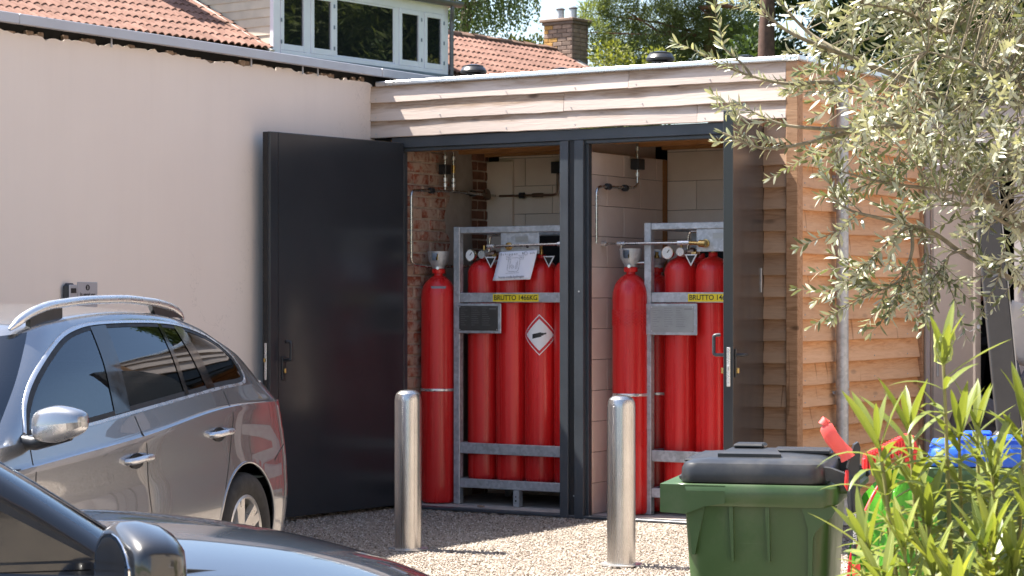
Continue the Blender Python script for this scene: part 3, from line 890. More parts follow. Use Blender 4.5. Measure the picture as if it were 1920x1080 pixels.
for x in (-0.930, -0.420, 0.760):   # black and white triangular tags between the shoulders
    o = MB().prism([(-0.05, 0.05), (0.05, 0.05), (0, -0.035)], 0, 0.004, 'y').build('triangle_tag', MT['white'], loc=(x, 0.345, 1.835))
    MB().prism([(-0.034, 0.041), (0.034, 0.041), (0, -0.018)], -0.002, -0.0005, 'y').build('tag_face', MT['black'], o)
    tag(o, {-0.930: 'small black and white triangle tag left of the hanging paper', -0.420: 'small black and white triangle tag right of the hanging paper', 0.760: 'small black and white triangle tag between the two right rack cylinders'}[x], 'tag', 'triangle tags on the racks')
# hazard label wrapped round the third cylinder
def wrap(parent, poly, rad, a0, mt, name, z0):
    """poly: list of (z, s_left, s_right) rows"""
    n = 13
    G = np.zeros((len(poly), n, 3))
    for i, (z, l, r) in enumerate(poly):
        for j in range(n):
            s = l+(r-l)*j/(n-1)
            a = a0+s/rad
            G[i, j] = (rad*math.cos(a), rad*math.sin(a), z0+z)
    return MB().grid(G).build(name, mt, parent, angle=60, fix=False)
def diamond(h): return [(z, -(h-abs(z)), (h-abs(z))) for z in np.linspace(-h, h, 15)]
A0 = math.atan2(-14.1, 8.6)-0.12
hz = wrap(C1[2], diamond(0.152), 0.1255, A0, MT['white'], 'hazard_label', 1.10)
wrap(hz, diamond(0.143), 0.1261, A0, MT['redprint'], 'label_border', 1.10)
wrap(hz, diamond(0.118), 0.1267, A0, MT['white'], 'label_field', 1.10)
sl_ = 0.16
pic = [(-0.056, -0.052), (-0.056, 0.020)]
def slab(l, r, h, cz):
    return [(cz-h+(0), l, r), (cz+h, l, r)]
for (l, r, h) in ((-0.055, 0.015, 0.017), (0.015, 0.03, 0.010), (0.03, 0.052, 0.006)):
    n = 6
    G = np.zeros((2, n, 3))
    for i, sg_ in enumerate((-1, 1)):
        for j in range(n):
            s = l+(r-l)*j/(n-1)
            a = A0+s/0.1272
            G[i, j] = (0.1272*math.cos(a), 0.1272*math.sin(a), 1.10+sg_*h+s*0.22)
    MB().grid(G).build('label_pictogram', MT['black'], hz, angle=60, fix=False)

# loose cylinders
def loose_cyl(x, y, label, net=None, rz=0, r=0.132):
    c = empty('gas_cylinder', (x, y, 0.026), rz, label, 'gas cylinder', 'loose gas cylinders beside the racks')
    put('shell', cyl_mesh(r, 1.56, 1.735), c)
    MB().lathe([(0.047, 1.735), (0.05, 1.74), (0.05, 1.765), (0.044, 1.77)], 24).build('neck_ring', MT['red'], c)
    cap = MB()
    prof = [(0.046, 1.772), (0.05, 1.80), (0.072, 1.835), (0.078, 1.90), (0.083, 1.902), (0.081, 1.89), (0.074, 1.83), (0.05, 1.79)]
    n = 28
    keep = []
    V = []; F = []
    for j in range(n):
        a = 2*math.pi*j/n
        for (rr, z) in prof: V.append((rr*math.cos(a), rr*math.sin(a), z))
    k = len(prof)
    for j in range(n):
        ang = (360*j/n) % 360
        for i in range(k-1):
            if 280 < ang < 312 and i in (2, 5): continue
            F.append((j*k+i, ((j+1) % n)*k+i, ((j+1) % n)*k+i+1, j*k+i+1))
    cap.add(V, F).build('valve_guard', MT['galv'], c, angle=40)
    MB().tube([(0, 0, 1.75), (0, 0, 1.86)], 0.02, 12).tube([(0, 0, 1.86), (0, 0, 1.885)], 0.014, 10).tube([(0, 0, 1.83), (.04, -.03, 1.83)], .012, 8).build('valve', MT['brass'], c)
    MB().tube([(0.035, -0.03, 1.775), (0.05, -.045, 1.775)], 0.012, 8).build('guard_bolt', MT['coping'], c)
    if net:
        for (z0, z1) in net:
            b = MB()
            nn = 26
            for s_ in (-1, 1):
                for j in range(nn):
                    path = []
                    for q in range(5):
                        a = 2*math.pi*(j/nn+s_*0.05*q)
                        path.append(((r+.0015)*math.cos(a), (r+.0015)*math.sin(a), z0+(z1-z0)*q/4))
                    b.tube(path, 0.0022, 4, caps=False)
            o = b.build('protective_net', MT['red'], c); o['kind'] = 'stuff'
    MB().lathe([(r+.002, .846), (r+.005, .85), (r+.005, .862), (r+.002, .866)], 36, close=False).build('strap', MT['coping'], c)
    return c
lc1 = loose_cyl(-1.352, 0.27, 'single red gas cylinder standing alone against the old brick wall', rz=R(-20))
MB().box(-0.15, 0.15, -0.06, 0.06, 0, 0.001).build
wrap(lc1, [(-.012, -.055, .055), (.010, -.06, .06)], 0.122, math.atan2(-14.1, 9.5)+R(20), MT['greyprint'], 'shoulder_label', 1.628)
lc2 = loose_cyl(0.325, 0.25, 'single red gas cylinder with two net bands against the pinkish block wall', net=[(1.352, 1.462), (0.50, 0.60)], rz=R(-30))
lc3 = loose_cyl(0.37, 0.56, 'red gas cylinder in the dark behind the one with net bands')
# paper notice hanging on the left rack
G = np.zeros((9, 9, 3))
tl, tr, bl, br = np.array((-0.702, 1.917)), np.array((-0.372, 1.927)), np.array((-0.752, 1.702)), np.array((-0.420, 1.712))
for i in range(9):
    for j in range(9):
        u = j/8; v = i/8
        p = (tl*(1-u)+tr*u)*(1-v)+(bl*(1-u)+br*u)*v
        G[i, j] = (p[0]-.086, 0.246-0.02*v*v+0.004*math.sin(u*5)*v, p[1])
pp = MB().grid(G).build('paper_notice', MT['paper'], angle=60, fix=False)
so_ = pp.modifiers.new('thickness', 'SOLIDIFY'); so_.thickness = 0.0008; so_.offset = 1.0
tag(pp, 'white paper notice with a line drawing hanging on the left rack', 'notice')
th = math.atan2(0.010, 0.330)
def ptext(s, x, z, size, mt, sp=1.0, y=0.104):
    o = text(s, size, mt, pp, (x, y, z), (R(90), -th, 0), bold=0.0003, sp=sp)
ptext('Schipper', -0.703, 1.900, 0.023, MT['greyprint'], 1.85, 0.2425)
ptext('B    sch', -0.534, 1.905, 0.023, MT['greyprint'], 1.5, 0.2425)
ptext('home-made-hydrogen', -0.671, 1.731, 0.025, MT['greyprint'], 1.0, 0.2225)
b = MB()
cx_, cz_ = -0.556, 1.904
b.tube([(cx_+.013*math.cos(a), .242, cz_+.013*math.sin(a)) for a in np.linspace(0, 2*math.pi, 18)], 0.0014, 4)
def pl(pts, y=0.236): b.tube([(x-.086, y-0.03*max(0, (1.9-z))*0.3, z) for x, z in pts], 0.0011, 4)
pl([(-0.615, 1.86), (-0.63, 1.782), (-0.615, 1.772), (-0.545, 1.772), (-0.53, 1.785), (-0.515, 1.86)])
pl([(-0.60, 1.85), (-0.61, 1.79)]); pl([(-0.548, 1.84), (-0.555, 1.79)]); pl([(-0.535, 1.85), (-0.545, 1.79)])
for (x, z) in ((-0.615, 1.872), (-0.505, 1.875)):
    pl([(x-.02, z-.013), (x+.02, z-.013), (x+.02, z+.013), (x-.02, z+.013), (x-.02, z-.013)]); pl([(x-.012, z), (x+.012, z+.003)]); pl([(x-.012, z+.006), (x+.008, z-.006)])
pl([(-0.585, 1.868), (-0.57, 1.875), (-.56, 1.87), (-.545, 1.878), (-.535, 1.87)])
pl([(-0.60, 1.81), (-0.585, 1.822), (-.57, 1.812), (-.57, 1.80), (-.59, 1.795), (-0.60, 1.81)]); pl([(-.59, 1.807), (-.575, 1.811)])
pl([(-0.645, 1.758), (-0.525, 1.762)])
b.build('line_drawing', MT['greyprint'], pp)
# little debris on the slab
for (x, y, s, lab) in ((-0.86, 0.10, .02, 'curled brown leaf lying on the slab under the left rack'),):
    o = MB().lathe([(0.0, 0), (s, .004), (s*1.1, .012), (0.0, .016)], 7, c=(0, 0, 0)).build('dry_leaf', MT['mortar_crumb'], loc=(x, y, .027)); o.scale = (1.6, .6, 1); tag(o, lab, 'leaf')

# ------------------------------------------------------------------ bollards
def bollard(x, y, label):
    bo = empty('bollard', (x, y, 0), 0, label, 'bollard', 'steel bollards in front of the store')
    r = 0.084
    MB().lathe([(r, 0.0), (r, 0.93), (r-.003, .955), (r*.88, .975), (r*.66, .990), (r*.55, .994), (r*.5, .995), (0, .999)], 48).build('post', MT['steel'], bo, angle=25)
    MB().lathe([(0.125, 0.004), (0.125, 0.012), (r+.001, 0.013)], 40, close=False).build('base_flange', MT['coping'], bo)
    return bo
bollard(0.172, -2.326, 'brushed steel bollard in front of the left compartment')
bollard(1.700, -2.333, 'brushed steel bollard between the mullion and the green bin')

# dry leaves and scraps on the gravel
n = 90
P_ = np.stack([rng.uniform(-1.6, 3.0, n), rng.uniform(-4.2, -.08, n), np.full(n, .008)], 1)
P_[:40, 1] = rng.uniform(-.5, -.08, 40); P_[:40, 0] = rng.uniform(-1.55, 1.4, 40)
P_[40:60, 0] = rng.uniform(-1.7, -1.45, 20); P_[40:60, 1] = rng.uniform(-1.6, -.1, 20)
V_ = []; F_ = []
for i, p in enumerate(P_):
    a = random.uniform(0, 6.3); l = random.uniform(.012, .03); w = l*random.uniform(.3, .5)
    d = Vector((math.cos(a), math.sin(a), random.uniform(0, .3))); s_ = Vector((-math.sin(a), math.cos(a), random.uniform(-.2, .3)))
    q = Vector(p); V_ += [q, q+d*l*.5+s_*w*.5+Vector((0, 0, .004)), q+d*l, q+d*l*.5-s_*w*.5+Vector((0, 0, .004))]; F_.append((4*i, 4*i+1, 4*i+2, 4*i+3))
o = MB().add(V_, F_).build('leaf_litter', MT['mortar_crumb'], fix=False); tag(o, kind='stuff')
# ------------------------------------------------------------------ materials for the house and the trees
def mats3():
    m = NT('clay roof tile')
    v = m.coord('Object', (1, 1, 1), 19.0)
    col = m.ramp(m.noise(v, 6, 5, 0.65), [(0.3, (0.20, 0.105, 0.078)), (0.7, (0.31, 0.178, 0.138))])
    col = m.bright(col, m.ramp(m.rand(), [(0, 0.72), (1, 1.0)]))
    ge = m.n('NewGeometry')
    moss = m.noise(ge.outputs['Position'], 1.1, 6, 0.7)
    col = m.mix(m.ramp(moss, [(0.60, 0.0), (0.74, 0.7)]), col, (0.12, 0.065, 0.035))
    m.set(base=col, rough=0.9, spec=0.2); m.bump(m.noise(v, 40, 4), 0.4, 0.01)
    MT['tile'] = m.mat
    MT['moss_tile'] = simple('moss grown ridge tile', (0.13, 0.07, 0.045), 0.95, var=0.5, scale=5, bump=0.6, bscale=25)
    MT['lichen_tile'] = simple('orange lichen tile', (0.36, 0.18, 0.05), 0.95, var=0.4, scale=9)
    MT['cladding_white'] = simple('weathered white cladding', (0.60, 0.54, 0.43), 0.75, var=0.16, scale=2.2, rand=0.12)
    MT['white_paint'] = simple('white window paint', (0.74, 0.715, 0.76), 0.45, var=0.05, scale=3)
    MT['lead'] = simple('lead grey flashing', (0.17, 0.20, 0.24), 0.55, 0.2, var=0.2, scale=4)
    MT['zinc'] = simple('dark zinc gutter', (0.13, 0.13, 0.14), 0.45, 0.4, var=0.2, scale=4)
    MT['flashing_white'] = simple('pale flashing', (0.66, 0.64, 0.58), 0.6, var=0.15, scale=6)
    m = NT('dark window glass')
    m.set(base=(0.010, 0.012, 0.012), rough=0.02, spec=0.75, coat=0.6, coatr=0.01)
    m.bump(m.noise(m.coord('Object'), 2.2, 2), 0.02, 0.02)
    MT['pane'] = m.mat
    MT['chimney_brick'] = simple('grey brown chimney brick', (0.28, 0.20, 0.155), 0.95, var=0.3, scale=6, rand=0.3)
    MT['lichen_brick'] = simple('orange lichened brick', (0.42, 0.24, 0.07), 0.95, var=0.35, scale=9)
    MT['chimney_mortar'] = simple('dark chimney mortar', (0.13, 0.10, 0.085), 0.95, var=0.3, scale=9)
    def leafmat(name, top, under, var=0.45, rough=0.55, trans=0.35, spec=0.4):
        m = NT(name)
        ge = m.n('NewGeometry')
        lo = tuple(c*(1-var) for c in top); hi = tuple(c*(1+var) for c in top)
        col = m.ramp(ge.outputs['Random Per Island'], [(0.0, lo), (0.5, top), (1.0, hi)])
        col2 = m.ramp(ge.outputs['Random Per Island'], [(0.0, tuple(c*.8 for c in under)), (1.0, under)])
        c = m.mix(ge.outputs['Backfacing'], col, col2)
        m.set(base=c, rough=rough, spec=spec)
        tr = m.n('BsdfTranslucent'); m.link(m.mix(1.0, c, (1.0, 1.0, 0.45), 'MULTIPLY'), tr.inputs[0])
        ms = m.n('MixShader'); ms.inputs[0].default_value = trans
        m.t.links.new(m.b.outputs[0], ms.inputs[1]); m.t.links.new(tr.outputs[0], ms.inputs[2])
        m.t.links.new(ms.outputs[0], m.out.inputs[0])
        return m.mat
    MT['leafmat'] = leafmat
    MT['pine'] = leafmat('pine needles', (0.21, 0.25, 0.10), (0.21, 0.25, 0.11), 0.35, 0.6, 0.5)
    MT['birch'] = leafmat('birch leaves', (0.085, 0.125, 0.04), (0.11, 0.15, 0.06), 0.4, 0.5, 0.4)
    MT['dark_leaf'] = leafmat('dark broad leaves', (0.055, 0.085, 0.028), (0.075, 0.115, 0.038), 0.5, 0.5, 0.3)
    MT['lime_leaf'] = leafmat('yellow green leaves', (0.20, 0.21, 0.05), (0.22, 0.24, 0.07), 0.45, 0.5, 0.45)
    MT['pine_bark'] = simple('orange pine bark', (0.22, 0.105, 0.06), 0.95, var=0.4, scale=8, bump=0.6, bscale=20)
    MT['dark_bark'] = simple('dark reddish bark', (0.085, 0.045, 0.032), 0.95, var=0.4, scale=8, bump=0.6, bscale=20)
    MT['bark'] = simple('grey bark', (0.16, 0.125, 0.09), 0.95, var=0.35, scale=12, bump=0.5, bscale=40)
    MT['beige_panel'] = simple('beige door panel', (0.55, 0.47, 0.42), 0.5, var=0.04, scale=2)
    MT['alu_frame'] = simple('brown grey aluminium frame', (0.30, 0.26, 0.235), 0.4, 0.3, var=0.08, scale=4)
    MT['curtain'] = simple('pale grey curtain', (0.50, 0.46, 0.45), 0.85, var=0.05, scale=3)
    MT['parasol'] = simple('charcoal parasol mast', (0.045, 0.046, 0.05), 0.5, var=0.12, scale=5)
    MT['parasol_edge'] = simple('light mast edge', (0.40, 0.39, 0.37), 0.5, var=0.05)
mats3()

def leaves_np(name, P, D, S, L, Wd, mt, parent=None, kind=None, fold=0.25, oval=False):
    """many separate folded leaves in one mesh; P base points, D directions, S side vectors"""
    P = np.asarray(P, float); n = len(P)
    D = D/np.maximum(1e-9, np.linalg.norm(D, axis=1, keepdims=True))
    S = S-D*np.sum(S*D, 1, keepdims=True); S = S/np.maximum(1e-9, np.linalg.norm(S, axis=1, keepdims=True))
    N = np.cross(D, S)
    L = np.broadcast_to(np.asarray(L, float).reshape(-1, 1), (n, 1)); Wd = np.broadcast_to(np.asarray(Wd, float).reshape(-1, 1), (n, 1))
    v0 = P; v1 = P+D*L*.45+S*Wd*.5+N*Wd*fold; v2 = P+D*L; v3 = P+D*L*.45-S*Wd*.5+N*Wd*fold
    V = np.stack([v0, v1, v2, v3], 1).reshape(-1, 3)
    F = np.array([(0, 1, 2), (0, 2, 3)])[None]+4*np.arange(n)[:, None, None]
    if oval:
        q = lambda t, s_: P+D*L*t+S*Wd*s_*.5+N*Wd*fold*abs(s_)
        V = np.stack([P, q(.28, .9), q(.68, .85), P+D*L, q(.68, -.85), q(.28, -.9)], 1).reshape(-1, 3)
        F = np.array([(0, 1, 5), (1, 2, 4), (1, 4, 5), (2, 3, 4)])[None]+6*np.arange(n)[:, None, None]
    F = F.reshape(-1, 3)
    me = bpy.data.meshes.new(name)
    me.vertices.add(len(V)); me.vertices.foreach_set('co', V.astype(np.float32).reshape(-1))
    me.loops.add(len(F)*3); me.loops.foreach_set('vertex_index', F.reshape(-1).astype(np.int32))
    me.polygons.add(len(F)); me.polygons.foreach_set('loop_start', np.arange(0, len(F)*3, 3, dtype=np.int32))
    me.materials.append(mt); me.update(calc_edges=True)
    o = put(name, me, parent)
    if kind: o['kind'] = kind
    return o
def rdir(n):
    v = rng.normal(size=(n, 3)); return v/np.linalg.norm(v, axis=1, keepdims=True)

# ------------------------------------------------------------------ the house beyond the flat roofs
house = empty('brick_house', (-14.26, 14.623, 5.587), R(-5.25), 'house behind with red tiled roof, white dormer windows and a brick chimney', 'house')
SP = math.tan(R(27.65)); CP = math.cos(R(27.65)); SPn = math.sin(R(27.65))
MB().box(-6.5, 0.4, -9, 10.6, -5.6, -0.25).build('wall', MT['render'], house)
def tile_mesh():
    w, l, n = 0.302, 0.36, 12
    G = np.zeros((3, n+1, 3))
    for j in range(n+1):
        u = j/n
        z = 0.048*abs(math.sin(math.pi*2*u))**0.9
        for i, s in enumerate((0.0, 0.0, 1.0)):
            G[i, j] = (-(l*s), u*w, z + (0.008 if i == 0 else 0.022) - 0.02*s)
    b = MB().grid(G)
    return b.mesh('roof_tile', MT['tile'], 50, fix=False)
tm = tile_mesh()
def roof_part(y0, y1, xr, name):
    rp = empty(name, parent=house)
    # sheathing under the tiles
    b = MB()
    b.prism([(0.55, -0.55*SP-.03), (-xr, xr*SP-.03), (-xr*2, -.03), (-xr*2, -.5), (0.55, -.6)], y0, y1, 'y')
    b.build('roof_base', MT['moss_tile'], rp)
    return rp
def tiles(rp, y0, y1, r0, r1, skip=None):
    n = int(round((y1-y0)/0.302))
    far = MB()
    for i in range(r0, r1):
        for j in range(n):
            d = 0.32*i
            x = -d*CP; y = y0+0.302*j
            if skip and skip(x, y): continue
            o = put('roof_tile', tm, rp, (x+random.uniform(-.006, .006), y, -x*SP-0.005+random.uniform(-.003, .003)), (0, R(27.65)+random.uniform(-.012, .012), random.uniform(-.012, .012)))
rl = roof_part(-9, 0.1, 4.2, 'roof')
tiles(rl, -5.7, 0.1, 0, 7, lambda x, y: y < -5.4+0.0 and x > -.0 and False)
b = MB()
for i in range(7, 15):
    n = 120
    G = np.zeros((2, n, 3))
    for j in range(n):
        y = -9+9.1*j/(n-1); zz = 0.03*abs(math.sin(math.pi*2*y/0.302))
        d0 = .32*i
        G[0, j] = (-d0*CP, y, d0*SPn+zz+.02); G[1, j] = (-(d0+.33)*CP, y, (d0+.33)*SPn+zz)
    b.grid(G)
    for_front = np.zeros((2, n, 3)); for_front[0] = G[0]; for_front[1] = G[0]-np.array([0, 0, .03]); b.grid(for_front)
o = b.build('upper_tiles', MT['tile'], rl, fix=False); o['kind'] = 'stuff'
rr_ = roof_part(4.40, 10.42, 1.96, 'roof')
tiles(rr_, 4.42, 10.42, 0, 7)
y = 4.4
while y < 10.2:   # mossy ridge tiles
    L = 0.40
    b = MB()
    n = 7
    G = np.zeros((2, n, 3))
    for i in range(2):
        for j in range(n):
            a = math.pi*(-.05+1.1*j/(n-1))
            G[i, j] = (-1.98+0.13*math.cos(a)+random.uniform(-.012, .012), y+L*i*0.99, 1.035+0.10*math.sin(a)+random.uniform(-.012, .012))
    b.grid(G); b.build('ridge_tile', MT['moss_tile'], rr_, fix=False)
    y += L
b = MB()
b.box(-0.09, 0.09, -0.0, 0.02, 0.0, 0.03)
vf = MB().prism([(-1.95, 1.02), (-1.95, 1.075), (0.3, 1.075-2.25*SP), (0.3, 1.02-2.25*SP)], 10.33, 10.52, 'y').build('verge_flashing', MT['flashing_white'], rr_)
# dormer
dm = empty('dormer', parent=house)
MB().box(-3.5, -0.01, 0.03, 4.42, -0.3, 1.2).build('dormer_core', MT['void'], dm)
for k in range(9):
    z = -0.04+0.146*k
    xb = -(z+0.0)/SP-0.1
    b = MB()
    L = -xb
    b.prism([(0.012, 0.0), (0.0, 0.004), (0.014, 0.150), (0.026, 0.150)], 0, L, 'x')
    b.v = [(-q[0], q[1], q[2]) for q in b.v]
    b.build('cladding_board', MT['cladding_white'], dm, (-0.02, 0.0, z))
MB().box(-0.05, 0.03, -0.012, 0.15, -0.05, 1.16, 0.004).build('corner_board', MT['white_paint'], dm)
MB().box(-0.05, 0.03, 4.32, 4.445, -0.05, 1.16, 0.004).build('corner_board', MT['white_paint'], dm)
MB().prism([(0.03, -0.03), (0.06, 0.0), (-2.2, 2.2*SP+.06), (-2.2, 2.2*SP-.02)], -0.10, -0.002, 'y').build('valley_flashing', MT['flashing_white'], dm)
MB().prism([(-.02, -0.04), (-.02, -0.012), (-2.2, 2.2*SP+.05+.03), (-2.2, 2.2*SP+.05)], -0.035, 0.012, 'y').build('valley_seal', MT['lead'], dm)
MB().box(-0.02, 0.07, -0.02, 4.50, -0.18, -0.051).build('sill_flashing', MT['lead'], dm)
MB().box(-0.02, 0.05, 0.151, 4.319, -0.05, 0.02, 0.004).build('window_sill', MT['white_paint'], dm)
MB().box(-0.02, 0.032, 0.151, 4.319, 1.0, 1.16, 0.004).build('window_head', MT['white_paint'], dm)
MB().box(-0.04, -0.012, 0.151, 4.319, 0.02, 1.0).build('dark_room', MT['void'], dm)
for ya, yb in ((0.77, 0.87), (1.44, 1.50), (2.99, 3.10), (3.70, 3.78)):
    MB().box(-0.01, 0.028, ya, yb, 0.0205, 0.9995, 0.004).build('mullion', MT['white_paint'], dm)
for (ya, yb, sash) in ((0.152, 0.769, 1), (0.871, 1.439, 1), (1.501, 2.989, 0), (3.101, 3.699, 1), (3.781, 4.318, 1)):
    f = 0.078 if sash else 0.03
    w = MB()
    z0, z1 = 0.024, 0.997
    xo = 0.042 if sash else 0.022
    w.box(-.005, xo, ya+.003, ya+f, z0, z1, 0.004); w.box(-.005, xo, yb-f, yb-.003, z0, z1, 0.004)
    w.box(-.005, xo-.002, ya+f, yb-f, z0, z0+f+.02*sash, 0.004); w.box(-.005, xo-.002, ya+f, yb-f, z1-f, z1, 0.004)
    w.build('window_sash', MT['white_paint'], dm)
    MB().box(0.006, 0.012, ya+f-.004, yb-f+.004, z0+f, z1-f+.004).build('pane', MT['pane'], dm)
    if sash:
        yh = yb-.008 if ya > .8 else ya+.008
        for zz in (.15, .5, .85): MB().box(xo, xo+.012, yh-.012, yh+.012, zz-.03, zz+.03).build('hinge', MT['lead'], dm)
# gutter and small roof of the dormer
n = 9
G = np.zeros((2, n, 3))
for i, y in enumerate((-.25, 4.62)):
    for j in range(n):
        a = math.pi*(1+j/(n-1))
        G[i, j] = (0.16+0.085*math.cos(a), y, 1.235+0.085*math.sin(a))
gt = MB().grid(G).build('gutter', MT['zinc'], dm, fix=False)
sm = gt.modifiers.new('thickness', 'SOLIDIFY'); sm.thickness = 0.01
MB().box(-0.05, 0.09, -.22, 4.6, 1.161, 1.20).build('soffit', MT['white_paint'], dm)
MB().tube(arc_path([(0.16, 4.40, 1.17), (0.16, 4.40, 1.05), (0.06, 4.50, 0.92), (0.06, 4.50, -.2)], .06), 0.038, 12).build('downpipe', MT['zinc'], dm)
for z in (.05, .55): MB().tube([(0.06, 4.5, z), (.06, 4.5, z+.03)], .045, 12).build('pipe_bracket', MT['zinc'], dm)
MB().prism([(0.1, 1.23), (-3.4, 2.1), (-3.4, 1.9), (0.1, 1.19)], -.2, 4.58, 'y').build('dormer_roof', MT['moss_tile'], dm)
for i in range(2):
    for j in range(16):
        o = put('roof_tile', tm, dm, (0.14-.33*i, -.2+.299*j, 1.245+.085*i), (0, R(14), 0))
# chimney at the right end
ch = empty('chimney', parent=house)
cx0, cx1, cy0, cy1 = -2.22, -1.50, 10.30, 10.86
MB().box(cx0+.012, cx1-.012, cy0+.012, cy1-.012, -1.0, 1.62).build('mortar_core', MT['chimney_mortar'], ch)
cb = {}
def cbrick(L, D):
    k = (round(L, 3), round(D, 3))
    if k not in cb: cb[k] = [MB().box(0, L, 0, D, 0, 0.076, 0.006).mesh('brick', mt, 30) for mt in (MT['chimney_brick'], MT['lichen_brick'])]
    return cb[k]
z = 0.35; row = 0
while z < 1.56:
    off = 0.0 if row % 2 else 0.115
    x = cx0
    while x < cx1-.02:
        L = 0.23 if not (x == cx0 and off) else .115
        L = min(L, cx1-x)
        lich = 1 if (x < cx0+.12 and random.random() < .5) or random.random() < .03 else 0
        put('brick', cbrick(L-.012, .05)[lich], ch, (x+.004, cy0-.004+random.uniform(0, .004), z))
        x += L
    y = cy0+.055
    while y < cy1-.02:
        L = min(0.22, cy1-y)
        put('brick', cbrick(.05, L-.012)[0], ch, (cx1-.046+random.uniform(-.004, 0), y, z))
        y += L
    z += 0.0865; row += 1
MB().box(cx0-.03, cx1+.03, cy0-.03, cy1+.03, 1.56, 1.62, .01).build('corbel', MT['chimney_mortar'], ch)
MB().box(cx0-.07, cx1+.06, cy0-.07, cy1+.06, 1.622, 1.68, .012).build('cap_slab', MT['chimney_brick'], ch)
for x in (-1.98, -1.66):
    f = MB().lathe([(.075, 0), (.075, .2)], 16, c=(x, cy0+.25, 1.68)).build('flue_pipe', MT['galv'], ch)
    MB().lathe([(.09, 0), (.095, .02), (.05, .05), (0, .055)], 16, c=(x, cy0+.25, 1.885)).build('flue_cap', MT['zinc'], ch)
MB().prism([(cx0, 1.04), (cx0+.35, 1.04), (cx0+.35, 0.86), (cx1+.05, .76), (cx1+.05, .62), (cx0, 0.98)], cy0-.02, cy0-.005, 'y').build('lead_apron', MT['flashing_white'], ch)
# second chimney upslope on the left, mostly above the picture
c2 = empty('chimney', parent=house)
MB().box(-2.55, -1.98, -1.25, -0.62, 0.4, 2.6, .01).build('stack', MT['chimney_brick'], c2)
MB().prism([(-1.978, .95), (-1.90, 1.02), (-1.83, .98), (-1.83, .9)], -1.3, -.58, 'y').build('lead_apron', MT['flashing_white'], c2)

# ------------------------------------------------------------------ trees behind
def tree(name, loc, rz, label, clumps, mt, n_per, L, Wd, trunk_pts, trunk_r, bark, flat=0.7, group=None, limbs=True, droop=0.0, shell=0.55):
    t = empty(name, loc, rz, label, 'tree', group)
    if trunk_pts:
        b = MB().tube(trunk_pts, [trunk_r*(1-.65*i/(len(trunk_pts)-1)) for i in range(len(trunk_pts))], 12)
        b.build('trunk', bark, t)
        if limbs:
            for (x, y, z, r) in clumps:
                # attach to the nearest lower trunk point
                c = Vector((x, y, z))
                best = min((Vector(p) for p in trunk_pts if p[2] < z+.4), key=lambda p: (p-c).length, default=Vector(trunk_pts[-1]))
                mid = (best*.5+c*.5)+Vector((random.uniform(-.2, .2), random.uniform(-.2, .2), random.uniform(-.25, .1)))
                lr = trunk_r*0.28*min(1.0, r/.6)
                MB().tube([best, best*.7+mid*.3, mid, c], [lr, lr*.9, lr*.6, lr*.25], 7).build('limb', bark, t)
    Ps, Ds, Ss = [], [], []
    for (x, y, z, r) in clumps:
        n = int(n_per*(r/.5)**2)
        d = rdir(n)
        rad = r*(shell+(1-shell)*rng.random((n, 1)))**1.0
        p = d*rad*np.array([1, 1, flat])+np.array([x, y, z])
        # lumpy outline
        p += rng.normal(scale=r*.12, size=(n, 3))
        Ps.append(p)
        dd = d*0.7+rdir(n)*0.8+np.array([0, 0, 0.35-droop]); Ds.append(dd); Ss.append(rdir(n))
    P = np.concatenate(Ps); D = np.concatenate(Ds); S = np.concatenate(Ss)
    n = len(P)
    leaves_np('crown', P, D, S, L*rng.uniform(.7, 1.3, n), Wd*rng.uniform(.8, 1.2, n), mt, t, 'stuff')
    return t
YAW = R(32.15)
def cl(lst, s, px0, dz, r0=None):  # kept in metres: (right, depth, height, radius)
    return lst
# Scots pine: clumps in metres (right of trunk, behind, height, radius)
pc = [(-2.35, .3, 7.50, .34), (-1.85, .1, 7.62, .42), (-2.45, -.2, 7.05, .34), (-1.75, .4, 7.05, .45), (-2.1, 0, 6.62, .40), (-1.35, -.2, 6.65, .45), (-1.05, .3, 7.35, .5),
      (-.55, -.3, 7.65, .52), (-.35, .2, 7.15, .5), (-.8, 0, 6.75, .5), (.15, -.3, 7.1, .45), (.6, .4, 7.35, .48), (.72, -.2, 6.85, .45), (-.1, .2, 6.55, .5), (-.85, .5, 6.45, .45), (.3, .3, 6.45, .45), (-1.5, .5, 6.3, .42),
      (-2.0, 0, 8.2, .5), (-1.1, .2, 8.35, .6), (-.3, -.2, 8.4, .6), (.55, .2, 8.4, .6), (-.9, 0, 9.2, .7), (0, .2, 9.4, .7), (.8, 0, 9.2, .6), (-.2, 0, 10.3, .7), (.5, -.1, 10.1, .6), (-1.7, -.3, 9.0, .5)]
tree('pine_tree', (-12.892, 27.294, 0), YAW, 'broad green Scots pine with orange branches right of the chimney', pc, MT['pine'], 1900, 0.15, 0.020,
     [(0.2, .2, 0), (0.1, .2, 3), (0.15, .1, 5.5), (0.0, 0, 7.0), (0.1, 0, 8.5), (0, 0, 10)], 0.22, MT['pine_bark'], 0.7)
bpy.data.objects['pine_tree']
o = bpy.data.objects['pine_tree']
MB().tube([(0.05, -.3, 6.9), (0.0, -.5, 7.35), (-.25, -.55, 7.5), (.25, -.55, 7.55), (.55, -.5, 7.5)], [.07, .07, .06, .05, .03], 8).build('limb', MT['pine_bark'], o)
